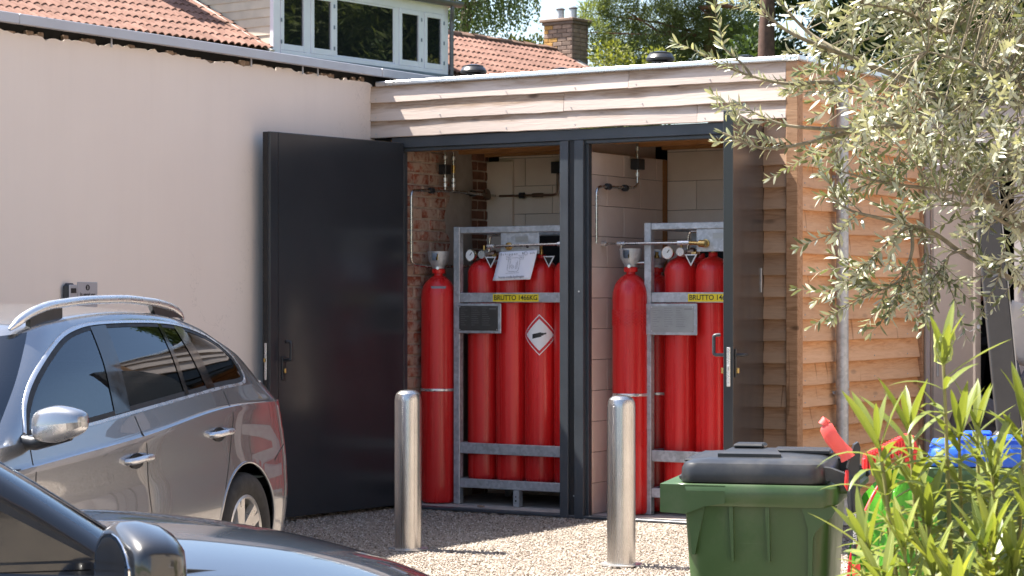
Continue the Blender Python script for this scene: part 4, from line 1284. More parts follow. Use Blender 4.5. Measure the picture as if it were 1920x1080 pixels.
# dark tree behind with a reddish trunk
pts = [(random.uniform(-.45, 4.2), random.uniform(-.2, 1.2), random.uniform(5.2, 9.5), random.uniform(.45, .75)) for _ in range(60)]
tree('dark_tree', (-9.6, 24.2, 0), YAW, 'tall dark leafy tree with a reddish trunk behind the store', pts, MT['dark_leaf'], 900, 0.13, 0.075,
     [(-.50, -.6, 0), (-.55, -.6, 4), (-.53, -.6, 6.5), (-.45, -.5, 8.5)], 0.26, MT['dark_bark'], 0.8, limbs=False)
pts = [(random.uniform(-2.2, 2.2), random.uniform(-1, 1), random.uniform(4.5, 9), random.uniform(.5, .8)) for _ in range(34)]
tree('dark_tree', (-5.2, 27.0, 0), YAW, 'dark leafy tree behind the olive crown at the right', pts, MT['dark_leaf'], 800, 0.13, 0.075,
     [(0, 0, 0), (0, 0, 4), (0.1, 0, 7)], 0.22, MT['bark'], 0.8)
# drooping birch left of the chimney
t = empty('birch_tree', (-18.754, 28.334, 0), YAW, 'airy drooping birch between the dormer and the chimney', 'tree')
MB().tube([(-.9, .3, 0), (-.8, .2, 4), (-.7, .1, 8), (-.6, 0, 11)], [.16, .13, .09, .03], 10).build('trunk', MT['bark'], t)
Ps, Ds, Ss = [], [], []
for i in range(300):
    x = random.uniform(-1.5, .95)
    dens = 1.0 if x < .3 else max(0.12, 1-(x-.3)/.9)
    if random.random() > dens: continue
    top = random.uniform(8.0, 10.6)
    low = random.uniform(7.35, 7.9) if x < .1 else random.uniform(7.6, 8.2)
    if x < -.4: low -= .5*random.random()
    y = random.uniform(-.9, .9)
    k = max(3, int((top-low)/.045))
    zz = np.linspace(top, low, k)
    xx = x+np.cumsum(rng.normal(scale=.012, size=k))+ .10*(top-zz)*.3*(1 if x > 0 else -.3); yy = y+np.cumsum(rng.normal(scale=.012, size=k))
    Ps.append(np.stack([xx, yy, zz], 1)+rng.normal(scale=.025, size=(k, 3))); Ds.append(np.array([[0, 0, -1.0]])+rdir(k)*.8); Ss.append(rdir(k))
P = np.concatenate(Ps); D = np.concatenate(Ds); S = np.concatenate(Ss)
leaves_np('crown', P, D, S, .075*rng.uniform(.7, 1.3, len(P)), .05, MT['birch'], t, 'stuff')
for i in range(16):
    x = random.uniform(-1.4, .8); z = random.uniform(8, 10)
    MB().tube([(-.65, .1, z-.6), (x*.5-.3, random.uniform(-.4, .4), z), (x, random.uniform(-.8, .8), z-.2)], [.03, .022, .008], 6).build('limb', MT['bark'], t)
# sunlit shrubs
sc_ = [(random.uniform(-.55, .3), random.uniform(-.4, .4), random.uniform(5.4, 7.25), .34) for _ in range(16)]
tree('lime_shrub', (-18.1, 28.9, 0), YAW, 'small yellow green treetop peeping over the ridge left of the chimney', sc_, MT['lime_leaf'], 420, .10, .06, [(-.1, 0, 0), (-.1, 0, 3), (-.1, 0, 5.2)], .06, MT['bark'], .8)
sc_ = [(random.uniform(-.55, 1.1), random.uniform(-.4, .4), random.uniform(3.4, 6.05), .36) for _ in range(26)]
tree('lime_shrub', (-11.55, 20.8, 0), YAW, 'yellow green sunlit shrub between the chimney and the pine', sc_, MT['lime_leaf'], 420, .09, .055, [(.2, 0, 0), (.2, 0, 2.5), (.25, 0, 4.6)], .07, MT['bark'], .8)
# trees across the garden to the right: seen mirrored in the dormer panes
for (x, y, lab) in ((-3.4, 27.5, 'tall garden pine far to the right of the olive'),):
    pts = [(random.uniform(-3.4, 3.2), random.uniform(-2, 2), random.uniform(5, 15), random.uniform(.9, 1.4)) for _ in range(44)]
    tree('pine_tree', (x, y, 0), 0, lab, pts, MT['pine'], 330, .36, .07, [(0, 0, 0), (0, 0, 6), (0, 0, 14)], .3, MT['pine_bark'], .7, 'garden pines')

# ------------------------------------------------------------------ garden room at the right
gr = empty('garden_room', (1.84, 3.06, 0), 0, 'beige garden room with an open door leaf right of the timber store', 'building')
MB().box(-0.10, 0.02, 0.0, 0.12, 0, 3.1).build('wall_pier', MT['beige_panel'], gr)
MB().box(0.33, 3.4, 0.02, 0.10, 0, 2.75).build('curtain_panel', MT['curtain'], gr)
for x in (0.52, 0.86, 1.2, 1.55): MB().box(x, x+.012, 0.0, 0.019, 0, 2.75).build('panel_joint', MT['alu_frame'], gr)
MB().box(-0.12, 5.0, -.05, 0.15, 2.752, 3.1).build('lintel', MT['beige_panel'], gr)
MB().box(-1.4, 5.0, 2.6, 2.7, 0, 3.1).build('rear_wall', MT['void'], gr)
MB().box(-1.4, -1.3, .0, 2.599, 0, 3.1).build('left_wall', MT['void'], gr)
MB().box(-1.299, -.101, .0, .12, 0, 3.1).build('front_wall', MT['beige_panel'], gr)
MB().box(-1.4, 5.0, -.1, 2.7, 3.102, 3.2).build('roof_slab', MT['void'], gr)
MB().box(3.42, 5.0, 0.0, 2.6, 0, 2.75).build('side_wall', MT['beige_panel'], gr)
MB().box(-1.29, 3.4, .13, 2.59, 0.002, .03).build('floor', MT['void'], gr)
lf = MB().box(-0.028, 0.028, -.86, -.065, 0.06, 2.5, .004).build('door', MT['beige_panel'], gr, (0.0, 0.0, 0), (0, 0, R(-1)))
MB().box(-0.034, -0.022, -.90, -.862, 0.03, 2.55, .003).build('door_edge', MT['alu_frame'], lf)
MB().box(-0.021, 0.012, -.898, -.862, 0.03, 2.55, .003).build('door_edge', MT['alu'], lf)
MB().box(0.013, 0.030, -.90, -.862, 0.03, 2.55, .003).build('door_edge', MT['alu_frame'], lf)
MB().box(0.029, 0.037, -.81, -.775, 0.98, 1.26, .003).build('back_plate', MT['galv'], lf)
MB().tube(arc_path([(0.036, -.79, 1.17), (0.085, -.79, 1.17), (0.085, -.66, 1.17)], .02), .011, 10).build('handle', MT['galv'], lf)
MB().tube(arc_path([(-0.036, -.79, 1.17), (-0.085, -.79, 1.17), (-0.085, -.66, 1.17)], .02), .011, 10).build('handle', MT['galv'], lf)
# leaning parasol mast
ps = empty('parasol', (3.34, -0.30, 0), R(32.15), 'slanting charcoal parasol mast at the right edge', 'parasol')
Mx = Matrix.Translation((0, 0, .72)) @ Matrix.Rotation(R(-5.6), 4, 'Y')
MB().box(-.078, .070, -.03, .03, 0, 1.75, .006, M=Mx).build('mast', MT['parasol'], ps)
MB().box(.071, .078, -.031, .031, 0, 1.75, .001, M=Mx).build('mast_edge', MT['parasol_edge'], ps)
MB().box(-.10, .34, -.06, .06, .60, .74, .02).build('hinge_bracket', MT['parasol'], ps)
MB().tube([(-.04, -.061, .68), (-.04, -.068, .68)], .012, 10).build('bolt', MT['galv'], ps)
MB().tube([(0.1, 0, .02), (.1, 0, .62)], .05, 14).build('stand', MT['parasol'], ps)
MB().box(-.4, .6, -.05, .05, 0.0, .05, .01).box(0.05, .15, -.5, -.051, 0, .05, .01).box(0.05, .15, .051, .5, 0, .05, .01).build('cross_base', MT['parasol'], ps)

# brick house added out of view at the right for bounced light and reflections
nh = empty('added_brick_house', (9.6, -3.0, 0), 0, 'red brown brick house added out of view, right of the olive', 'house')
m = NT('red brown brickwork')
bt = m.n('TexBrick'); m.t.links.new(m.coord('Object', (1, 1, 1)), bt.inputs['Vector'])
mp_ = m.n('Mapping'); tc_ = m.n('TexCoord'); m.t.links.new(tc_.outputs['Object'], mp_.inputs[0]); mp_.inputs['Rotation'].default_value = (R(90), 0, R(90))
m.t.links.new(mp_.outputs[0], bt.inputs['Vector'])
for k_, v_ in (('Scale', 1.0), ('Brick Width', .22), ('Row Height', .065), ('Mortar Size', .006)): bt.inputs[k_].default_value = v_
bt.inputs['Color1'].default_value = (.36, .17, .10, 1); bt.inputs['Color2'].default_value = (.28, .12, .075, 1); bt.inputs['Mortar'].default_value = (.42, .36, .30, 1)
m.set(base=bt.outputs['Color'], rough=.9)
MT['brickwork'] = m.mat
MB().box(0, 6, -9, 9, 0, 5.2).build('wall', MT['brickwork'], nh)
MB().prism([(-.4, 5.1), (3, 7.6), (6.4, 5.1), (6.4, 5.21), (3, 7.75), (-.4, 5.21)], -9.2, 9.2, 'y').build('roof', MT['moss_tile'], nh)
for y in (-6.5, -2.5, 2.0, 6.0):
    for z in (1.0, 3.4):
        wf = MB().box(-.03, .05, y-.65, y+.65, z, z+1.2, .01).build('window', MT['white_paint'], nh)
        MB().box(-.036, -.031, y-.57, y-.03, z+.08, z+1.12).box(-.036, -.031, y+.03, y+.57, z+.08, z+1.12).build('pane', MT['pane'], wf)
MB().box(-.04, .05, 4.0, 4.9, 0, 2.1, .01).build('door', MT['anthracite'], nh)
# ------------------------------------------------------------------ cars
def mats4():
    def paint(name, base, metal, rough, cior=1.75, dustmax=.04):
        m = NT(name)
        v = m.coord('Object')
        dust = m.noise(v, 3.5, 6, 0.65)
        col = m.mix(m.ramp(dust, [(0.5, 0.0), (0.9, dustmax)]), base, (0.42, 0.38, 0.33))
        m.b.inputs['Coat IOR'].default_value = cior
        m.set(base=col, metal=metal, rough=rough, coat=1.0, coatr=0.015)
        return m.mat
    MT['silver'] = paint('grey metallic car paint', (0.31, 0.32, 0.34), 0.8, 0.25)
    MT['carblack'] = paint('black car paint', (0.006, 0.006, 0.007), 0.0, 0.3, 1.5, .012)
    m = NT('tinted car glass')
    tb = m.n('BsdfTransparent'); tb.inputs[0].default_value = (0.58, 0.74, 0.70, 1)
    gl = m.n('BsdfGlossy'); gl.inputs['Roughness'].default_value = 0.01; gl.inputs[0].default_value = (0.9, 0.95, 1, 1)
    fr = m.n('Fresnel'); fr.inputs[0].default_value = 1.6
    f2 = m.math('ADD', m.math('MULTIPLY', fr.outputs[0], 0.95), 0.06)
    ms = m.n('MixShader'); m.t.links.new(f2, ms.inputs[0]); m.t.links.new(tb.outputs[0], ms.inputs[1]); m.t.links.new(gl.outputs[0], ms.inputs[2])
    m.t.links.new(ms.outputs[0], m.out.inputs[0])
    MT['carglass'] = m.mat
    m2 = NT('privacy car glass')
    tb = m2.n('BsdfTransparent'); tb.inputs[0].default_value = (0.10, 0.12, 0.115, 1)
    gl = m2.n('BsdfGlossy'); gl.inputs['Roughness'].default_value = 0.01; gl.inputs[0].default_value = (0.9, 0.95, 1, 1)
    fr = m2.n('Fresnel'); fr.inputs[0].default_value = 1.6
    f2 = m2.math('ADD', m2.math('MULTIPLY', fr.outputs[0], 0.95), 0.06)
    ms = m2.n('MixShader'); m2.t.links.new(f2, ms.inputs[0]); m2.t.links.new(tb.outputs[0], ms.inputs[1]); m2.t.links.new(gl.outputs[0], ms.inputs[2])
    m2.t.links.new(ms.outputs[0], m2.out.inputs[0])
    MT['privglass'] = m2.mat
    MT['gloss_black'] = simple('gloss black trim', (0.012, 0.012, 0.013), 0.12, var=0.05, coat=0.5)
    MT['satin'] = simple('satin silver trim', (0.66, 0.67, 0.69), 0.28, 0.85, var=0.03)
    MT['tyre'] = simple('tyre rubber', (0.022, 0.021, 0.020), 0.8, var=0.3, scale=12)
    MT['alloy'] = simple('alloy rim', (0.62, 0.60, 0.57), 0.33, 0.7, var=0.08, scale=7)
    MT['seat'] = simple('dark seat cloth', (0.035, 0.036, 0.04), 0.9, var=0.2, scale=20)
    MT['dash'] = simple('dark dashboard', (0.03, 0.03, 0.032), 0.6, var=0.2)
    MT['beige_trim'] = simple('pale cabin trim', (0.45, 0.42, 0.38), 0.8, var=0.08)
    MT['taillight'] = simple('red lamp glass', (0.20, 0.004, 0.007), 0.06, var=0.1, coat=0.8)
    MT['lampglass'] = simple('clear lamp glass', (0.55, 0.55, 0.56), 0.08, 0.5, var=0.1, coat=0.8)
mats4()

def ip(pts, x):
    xs, ys = zip(*pts)
    # smooth interpolation (monotone-ish cubic)
    xs = np.array(xs, float); ys = np.array(ys, float); x = np.asarray(x, float)
    h = np.diff(xs); d = np.diff(ys)/h
    m_ = np.zeros_like(ys); m_[1:-1] = (d[:-1]*h[1:]+d[1:]*h[:-1])/(h[1:]+h[:-1]); m_[0] = d[0]; m_[-1] = d[-1]
    i = np.clip(np.searchsorted(xs, x)-1, 0, len(xs)-2)
    xc = np.clip(x, xs[0], xs[-1])
    t = (xc-xs[i])/h[i]
    return (2*t**3-3*t**2+1)*ys[i]+(t**3-2*t**2+t)*h[i]*m_[i]+(-2*t**3+3*t**2)*ys[i+1]+(t**3-t**2)*h[i]*m_[i+1]

NR, NS, NF = 26, 240, 30
def plan(row):
    """half plan curve from rear centre round to front centre; returns (n,3) for the left side"""
    xr, xf, W, Lr, Lf, pr, pf = row['xr'], row['xf'], row['W'], row['Lr'], row['Lf'], row.get('pr', 3.0), row.get('pf', 2.6)
    a = np.linspace(0, math.pi/2, NR)
    xa = xr+Lr-Lr*np.cos(a)**(2/pr); ya = np.sin(a)**(2/pr)
    b = np.linspace(0, math.pi/2, NF)
    xb = xf-Lf+Lf*np.sin(b)**(2/pf); yb = np.cos(b)**(2/pf)
    xs = np.linspace(xr+Lr, xf-Lf, NS)[1:-1]
    x = np.concatenate([xa, xs, xb]); y = np.concatenate([ya, np.ones(len(xs)), yb])
    y = y*W*(1-0.028*((x-1.2)/2.0)**2)
    z = ip(row['z'], x)
    return np.stack([x, y, z], 1)
def stack(rows, sub):
    K = np.stack([plan(r) for r in rows])
    out = []
    n = len(K)
    for i in range(n-1):
        p0 = K[max(i-1, 0)]; p1 = K[i]; p2 = K[i+1]; p3 = K[min(i+2, n-1)]
        for k in range(sub[i]):
            t = k/sub[i]
            out.append(0.5*((2*p1)+(p2-p0)*t*0.85+(2*p0-5*p1+4*p2-p3)*t*t*1.0*0.85+( -p0+3*p1-3*p2+p3)*t**3*0.85) if False else
                       (2*t**3-3*t**2+1)*p1+(t**3-2*t**2+t)*(p2-p0)*.42+(-2*t**3+3*t**2)*p2+(t**3-t**2)*(p3-p1)*.42)
    out.append(K[-1])
    return np.array(out)
def inpoly(x, z, poly):
    c = False; n = len(poly); j = n-1
    for i in range(n):
        xi, zi = poly[i]; xj, zj = poly[j]
        if (zi > z) != (zj > z) and x < (xj-xi)*(z-zi)/(zj-zi)+xi: c = not c
        j = i
    return c
def ysurf(S, x, z):
    c = slice(NR-6, NR+NS+4)
    zr = []; yr = []
    for r in S:
        xs = r[c, 0]
        zr.append(np.interp(x, xs, r[c, 2])); yr.append(np.interp(x, xs, r[c, 1]))
    o = np.argsort(zr)
    return float(np.interp(z, np.array(zr)[o], np.array(yr)[o]))
def grid_faces(MBo, S, sel, mirror):
    """add faces of dense grid S chosen by sel[i,j]"""
    a, n = S.shape[:2]
    used = {}
    V = []; F = []
    for i in range(a-1):
        for j in range(n-1):
            if not sel[i, j]: continue
            q = []
            for (p, s) in ((i, j), (i, j+1), (i+1, j+1), (i+1, j)):
                k = p*n+s
                if k not in used:
                    used[k] = len(V); v = S[p, s]; V.append((v[0], v[1]*mirror, v[2]))
                q.append(used[k])
            q2 = []
            for k in q:
                if k not in q2: q2.append(k)
            if len(q2) >= 3: F.append(tuple(q2) if mirror < 0 else tuple(reversed(q2)))
    MBo.add(V, F)
def ribbon(S, pts, w, off, mirror=1, thick=0.004, res=0.03):
    """flat strip lying on surface S along a side-view polyline"""
    P = []
    for a, b in zip(pts[:-1], pts[1:]):
        n = max(1, int(math.hypot(b[0]-a[0], b[1]-a[1])/res))
        for k in range(n): P.append((a[0]+(b[0]-a[0])*k/n, a[1]+(b[1]-a[1])*k/n))
    P.append(pts[-1])
    m = MB(); V = []; F = []
    for i, p in enumerate(P):
        a = P[max(i-1, 0)]; b = P[min(i+1, len(P)-1)]
        t = Vector((b[0]-a[0], b[1]-a[1])).normalized(); nrm = Vector((-t.y, t.x))
        for s in (-.5, .5):
            x, z = p[0]+nrm.x*w*s, p[1]+nrm.y*w*s
            y = ysurf(S, x, z)
            V.append((x, (y+off)*mirror, z))
        for s in (.5, -.5):
            x, z = p[0]+nrm.x*w*s, p[1]+nrm.y*w*s
            V.append((x, (ysurf(S, x, z)+off-thick)*mirror, z))
    for i in range(len(P)-1):
        for k in range(4): F.append((i*4+k, i*4+(k+1) % 4, i*4+4+(k+1) % 4, i*4+4+k))
    F += [(0, 1, 2, 3), tuple(len(V)-4+k for k in (3, 2, 1, 0))]
    return m.add(V, F)
def sm2(pts, n=6):
    P = [Vector((a, b, 0)) for a, b in pts]; out = []
    for i in range(len(P)-1):
        p0 = P[max(i-1, 0)]; p1 = P[i]; p2 = P[i+1]; p3 = P[min(i+2, len(P)-1)]
        for k in range(n):
            t = k/n
            q = 0.5*((2*p1)+(p2-p0)*t+(2*p0-5*p1+4*p2-p3)*t*t+(-p0+3*p1-3*p2+p3)*t**3); out.append((q.x, q.y))
    out.append((P[-1].x, P[-1].y)); return out
def patch(S, e0, e1, off, mirror=1, n=14):
    """surface patch between two side-view polylines (2 points each)"""
    G = np.zeros((n, 4, 3))
    for i in range(n):
        t = i/(n-1)
        a = (e0[0][0]+(e0[1][0]-e0[0][0])*t, e0[0][1]+(e0[1][1]-e0[0][1])*t); b = (e1[0][0]+(e1[1][0]-e1[0][0])*t, e1[0][1]+(e1[1][1]-e1[0][1])*t)
        for j in range(4):
            u = j/3; x = a[0]+(b[0]-a[0])*u; z = a[1]+(b[1]-a[1])*u
            G[i, j] = (x, (ysurf(S, x, z)+off)*mirror, z)
    return MB().grid(G)
def wheel(parent, x, y, side, r=0.33, rr=0.215, w=0.205):
    we = empty('wheel', (x, y, r), 0, parent=parent)
    s = side
    M = Matrix.Rotation(R(-90*s), 4, 'X')   # lathe axis z -> outward
    pr = [(rr+.004, -w/2), (r-.02, -w/2), (r, -w/2+.03), (r, w/2-.03), (r-.012, w/2-.006), (r-.05, w/2+.006), (rr+.02, w/2), (rr, w/2-.012)]
    MB().lathe(pr, 56, M=M, close=False).build('tyre', MT['tyre'], we, angle=50)
    b = MB().lathe([(rr, -w/2), (rr, w/2-.012), (rr-.012, w/2-.006), (rr-.022, w/2-.016), (rr-.03, -w/2)], 48, M=M, close=False)
    for k in range(5):
        for dx in (-.16, .16):
            a = 2*math.pi*k/5+dx
            MM = M @ Matrix.Rotation(a, 4, 'Z')
            q = [(.03, -.030, w/2-.028), (.03, .030, w/2-.028), (rr-.012, .022, w/2-.012), (rr-.012, -.022, w/2-.012)]
            V = [MM @ Vector(p) for p in q]+[MM @ Vector((p[0], p[1]*1.2, p[2]-.03)) for p in q]
            b.add(V, [(0, 1, 2, 3), (4, 7, 6, 5), (0, 4, 5, 1), (1, 5, 6, 2), (2, 6, 7, 3), (3, 7, 4, 0)])
    b.lathe([(.062, w/2-.06), (.062, w/2-.02), (.05, w/2-.012), (0, w/2-.010)], 20, M=M)
    b.build('rim', MT['alloy'], we, angle=30)
    MB().lathe([(.02, -.02), (rr-.03, -.01), (rr-.03, .0), (.02, 0.01)], 30, M=M).build('brake_disc', MT['zinc'], we)
    return we

def make_car(c, A, B, paintm, arch, wheels, dlo, panes, pillars, doors, handles, mirror_at, hood_x0, mats, mir_scale=1.0, crease=None):
    subA = [6, 9, 9, 9, 3, 5]
    SA = stack(A, subA); SB = stack(B, [10, 10, 4])
    wr = arch
    zc = 0.33
    # cut wheel arches: snap the ring, drop the inside
    for xw in wheels:
        dx = SA[..., 0]-xw; dz = SA[..., 2]-zc
        d = np.hypot(dx, dz)
        m_ = (d < wr) & (SA[..., 1] > .5)
        near = (d > wr-.022) & (d < wr+.012) & (SA[..., 1] > .5)
        f = np.where(near, wr/np.maximum(d, 1e-6), 1.0)
        SA[..., 0] = xw+dx*f; SA[..., 2] = zc+dz*f
    dmin = np.minimum.reduce([np.hypot(SA[..., 0]-xw, SA[..., 2]-zc) for xw in wheels])
    inside = (dmin <= wr+1e-4) & (SA[..., 1] > .5)
    a, n = SA.shape[:2]
    selA = np.ones((a-1, n-1), bool)
    selA &= ~(inside[:-1, :-1] & inside[1:, :-1] & inside[:-1, 1:] & inside[1:, 1:])
    cx = (SA[:-1, :-1]+SA[1:, 1:])/2
    tail = (cx[..., 0] < A[0]['tail_x']) & (cx[..., 2] > A[0]['tail_z'][0]) & (cx[..., 2] < A[0]['tail_z'][1]) & (cx[..., 1] > .42)
    head = (cx[..., 0] > A[0]['head_x']) & (cx[..., 2] > .58) & (cx[..., 2] < .74) & (cx[..., 1] > .45)
    cb_ = (SB[:-1, :-1]+SB[1:, 1:])/2
    b_, nb = SB.shape[:2]
    selB = np.ones((b_-1, nb-1), bool)
    selD = np.zeros_like(selB)
    js = slice(NR-10, NR+NS+6)
    for i in range(b_-1):
        for j in range(NR-14, min(nb-1, NR+NS+12)):
            if inpoly(cb_[i, j, 0], cb_[i, j, 2], dlo): selD[i, j] = True
    ii = np.arange(b_-1)[:, None]; jj = np.arange(nb-1)[None]
    ws = (jj >= NR+NS+4) & (ii >= 1) & (ii <= 19) & ~selD
    rw = (jj <= NR-16) & (ii >= 2) & (ii <= 18) & ~selD
    body = MB()
    for mi in (1, -1):
        grid_faces(body, SA, selA & ~tail & ~head, mi)
        grid_faces(body, SB, selB & ~selD & ~ws & ~rw, mi)
    # roof cap
    top = SB[-1]
    G = np.zeros((len(top), 15, 3))
    for k in range(15):
        u = -1+2*k/14
        G[:, k] = top*np.array([1, -u, 1]); G[:, k, 2] += 0.035*(1-u*u)
    body.grid(G)
    # bonnet and shelf between the shoulders
    sh = SA[-1]
    idx = [i for i in range(len(sh)) if sh[i, 0] > hood_x0]
    G = np.zeros((len(idx), 17, 3))
    for k in range(17):
        u = -1+2*k/16
        G[:, k] = sh[idx]*np.array([1, -u, 1]); G[:, k, 2] += 0.060*(1-abs(u)**2.6)*np.clip((sh[idx][:, 0:1]-hood_x0)/.1+1, 0, 1)[:, 0]
    body.grid(G)
    # join strip between shoulder and greenhouse
    lo = SA[-1]; hi = SB[0]
    for mi in (1, -1):
        js_ = [j for j in range(len(lo)) if lo[j, 0] < hood_x0+.1]
        G = np.stack([lo[js_]*np.array([1, mi, 1]), np.stack([[np.interp(lo[j, 0], hi[:NR+NS, 0], hi[:NR+NS, 0]), mi*min(lo[j, 1], np.interp(lo[j, 0], hi[:NR+NS, 0], hi[:NR+NS, 1])), lo[j, 2]-.004] for j in js_])])
        body.grid(G)
    bo = body.build('body', mats['paint'], c, angle=42)
    MB_ = MB()
    for mi in (1, -1):
        m1 = MB(); grid_faces(m1, SA, tail & selA, mi)
        if m1.f: m1.build('tail_light', MT['taillight'], c, angle=60)
        m2 = MB(); grid_faces(m2, SA, head & selA, mi)
        if m2.f: m2.build('headlight', MT['lampglass'], c, angle=60)
    m1 = MB()
    for mi in (1, -1): grid_faces(m1, SB, ws, mi)
    m1.build('windscreen', MT['carglass'], c, angle=60)
    m1 = MB()
    for mi in (1, -1): grid_faces(m1, SB, rw, mi)
    m1.build('rear_window', MT['privglass'], c, angle=60)
    for mi in (1, -1):
        for (x0, x1, gm) in panes:
            sel = selD & (cb_[..., 0] >= x0) & (cb_[..., 0] < x1)
            m1 = MB(); grid_faces(m1, SB, sel, mi)
            if m1.f: m1.build('side_window', MT[gm], c, angle=60)
        for (e0, e1) in pillars:
            patch(SB, e0, e1, .004, mi).build('pillar_trim', MT['gloss_black'], c, angle=60)
        ribbon(SB, sm2(dlo+[dlo[0]]), .030, .003, mi, .006).build('window_seal', MT['rubber'], c, angle=60)
        ribbon(SB, sm2(mats['trim_line']), .014, .007, mi, .006).build('window_trim', MT[mats['trim']], c, angle=60)
        for ln in doors:
            S_ = SA
            ribbon(SA, ln, .0065, .0012, mi, .003).build('shut_line', MT['rubber'], c, angle=60)
        for (x0, x1, z0, z1) in handles:
            xm, zm = (x0+x1)/2, (z0+z1)/2
            y = ysurf(SA, xm, zm)
            h = empty('door_handle', parent=c)
            MB().tube(arc_path([(x0, (y-.004)*mi, z0), (x0-.01, (y+.03)*mi, z0+.002), (xm, (y+.042)*mi, zm+.006), (x1+.01, (y+.03)*mi, z1+.002), (x1, (y-.004)*mi, z1)], .02), [.017]*0+[.016]*len(arc_path([(0, 0, 0), (1, 0, 0), (2, 0, 1), (3, 0, 1), (4, 0, 0)], .02)), 8).build('grip', MT[mats['handle']], h)
            MB().lathe([(.0, -.002), (.055, 0.002), (0.058, .004)], 20, M=Matrix.Translation((xm+.01, (y+.001)*mi, zm-.006)) @ Matrix.Rotation(R(-90*mi), 4, 'X') @ Matrix.Scale(1.25, 4, (1, 0, 0)) @ Matrix.Scale(.62, 4, (0, 1, 0)), close=False).build('recess', MT['rubber'], h)
        for xw in wheels:
            pth = []
            for k in range(41):
                a_ = R(-18+216*k/40)
                x, z = xw+wr*math.cos(a_), zc+wr*math.sin(a_)
                pth.append((x, (ysurf(SA, x, max(z, .2))-.004)*mi, z))
            MB().tube(pth, .0095, 6).build('arch_lip', mats['paint'], c)
            ww = wheel(c, xw, .79*mi*mats.get('track', 1.0), mi)
        # mirror
        x, y, z = mirror_at
        s = mir_scale
        mr = empty('wing_mirror', (x, y*mi, z), 0, parent=c)
        n1, n2 = 22, 18
        G = np.zeros((n1, n2, 3))
        for i in range(n1):
            ph = math.pi*i/(n1-1)
            for j in range(n2):
                th = 2*math.pi*j/(n2-1)
                cy = math.cos(ph); sy = math.sin(ph)**.42
                X = .075*sy*(abs(math.cos(th))**.8)*(1 if math.cos(th) > 0 else -1)*(1.0 if math.cos(th) > 0 else .45)
                Zz = .080*sy*(abs(math.sin(th))**.6)*(1 if math.sin(th) > 0 else -1)
                Y = -.125*cy*(1 if cy < 0 else .95)
                Zz *= (1.0-.30*(Y/.125)) if Y > 0 else 1.0
                G[i, j] = (X*s, Y*mi*s, (Zz+.012*(Y/.125))*s)
        up = MB().grid(G)
        lowf = [f for f in range(len(up.f)) if np.mean([up.v[q][2] for q in up.f[f]]) < -.012*s]
        upf = [f for f in range(len(up.f)) if f not in set(lowf)]
        for nm, fs, mt_ in (('cap', upf, mats['paint'] if not mats.get('mir_all') else mats['paint']), ('lower_cap', lowf, mats['paint'] if mats.get('mir_all') else MT['satin'] if mats.get('mir_low') == 'satin' else MT['black_plastic'])):
            q = MB().add(up.v, [up.f[k] for k in fs]); q.build(nm, mt_, mr, angle=60)
        MB().lathe([(0, 0), (1, 0), (1, .004)], 20, M=Matrix.Translation((-.026*s, .01*mi*s, 0)) @ Matrix.Rotation(R(-90), 4, 'Y') @ Matrix.Scale(.062*s, 4, (1, 0, 0)) @ Matrix.Scale(.10*s, 4, (0, 1, 0))).build('mirror_glass', MT['chrome'], mr)
        MB().tube([(-.03*s, -.24*mi*s, -.075*s), (0, -.12*mi*s, -.085*s), (0, -.02*mi*s, -.055*s), (.0, .05*mi*s, -.05*s)], [.035*s, .03*s, .034*s, .02*s], 10).build('stalk', MT['black_plastic'], mr)
    # floor, cabin
    L0, L1 = wheels[0], wheels[1]
    MB().box(L0-.75, L1+.7, -.66, .66, .16, .52, .05).build('underbody', MT['void'], c)
    for xw in wheels: MB().box(xw-.42, xw+.42, -.70, .70, .18, .70, .05).build('wheel_well', MT['void'], c)
    MB().box(L0-.7, hood_x0+.1, -.78, .78, .55, .60).build('cabin_floor', MT['dash'], c)
    xd = hood_x0-.28
    MB().box(xd-.12, xd+.55, -.70, .70, .62, mats['dash_z'], .05).build('dashboard', MT['dash'], c)
    for yy in (-.37, .37):
        xs_ = xd-.85
        st = MB().box(xs_-.10, xs_+.40, yy-.25, yy+.25, .58, .74, .06)
        st.box(-.07, .07, -.24, .24, 0, .60, .05, M=Matrix.Translation((xs_-.14, yy, .66)) @ Matrix.Rotation(R(-17), 4, 'Y'))
        st.box(-.045, .045, -.13, .13, 0, .20, .04, M=Matrix.Translation((xs_-.34, yy, 1.26)) @ Matrix.Rotation(R(-8), 4, 'Y'))
        st.build('front_seat', MT['seat'], c)
    xs_ = xd-1.72
    st = MB().box(xs_-.1, xs_+.4, -.62, .62, .58, .74, .06)
    st.box(-.07, .07, -.62, .62, 0, .52, .05, M=Matrix.Translation((xs_-.14, 0, .66)) @ Matrix.Rotation(R(-20), 4, 'Y'))
    st.build('rear_seat', MT['seat'], c)
    b = MB().tube([(xd-.22+.04*math.sin(a_)*.5, mats.get('wheel_y', .37)+.18*math.cos(a_), .93+.17*math.sin(a_)) for a_ in np.linspace(0, 2*math.pi, 25)], .014, 8)
    b.tube([(xd-.2, mats.get('wheel_y', .37)-.17, .93), (xd-.2, mats.get('wheel_y', .37)+.17, .93)], .018, 8).tube([(xd-.2, mats.get('wheel_y', .37), .93), (xd, mats.get('wheel_y', .37), .85)], .03, 8)
    b.build('steering_wheel', MT['dash'], c)
    return SA, SB

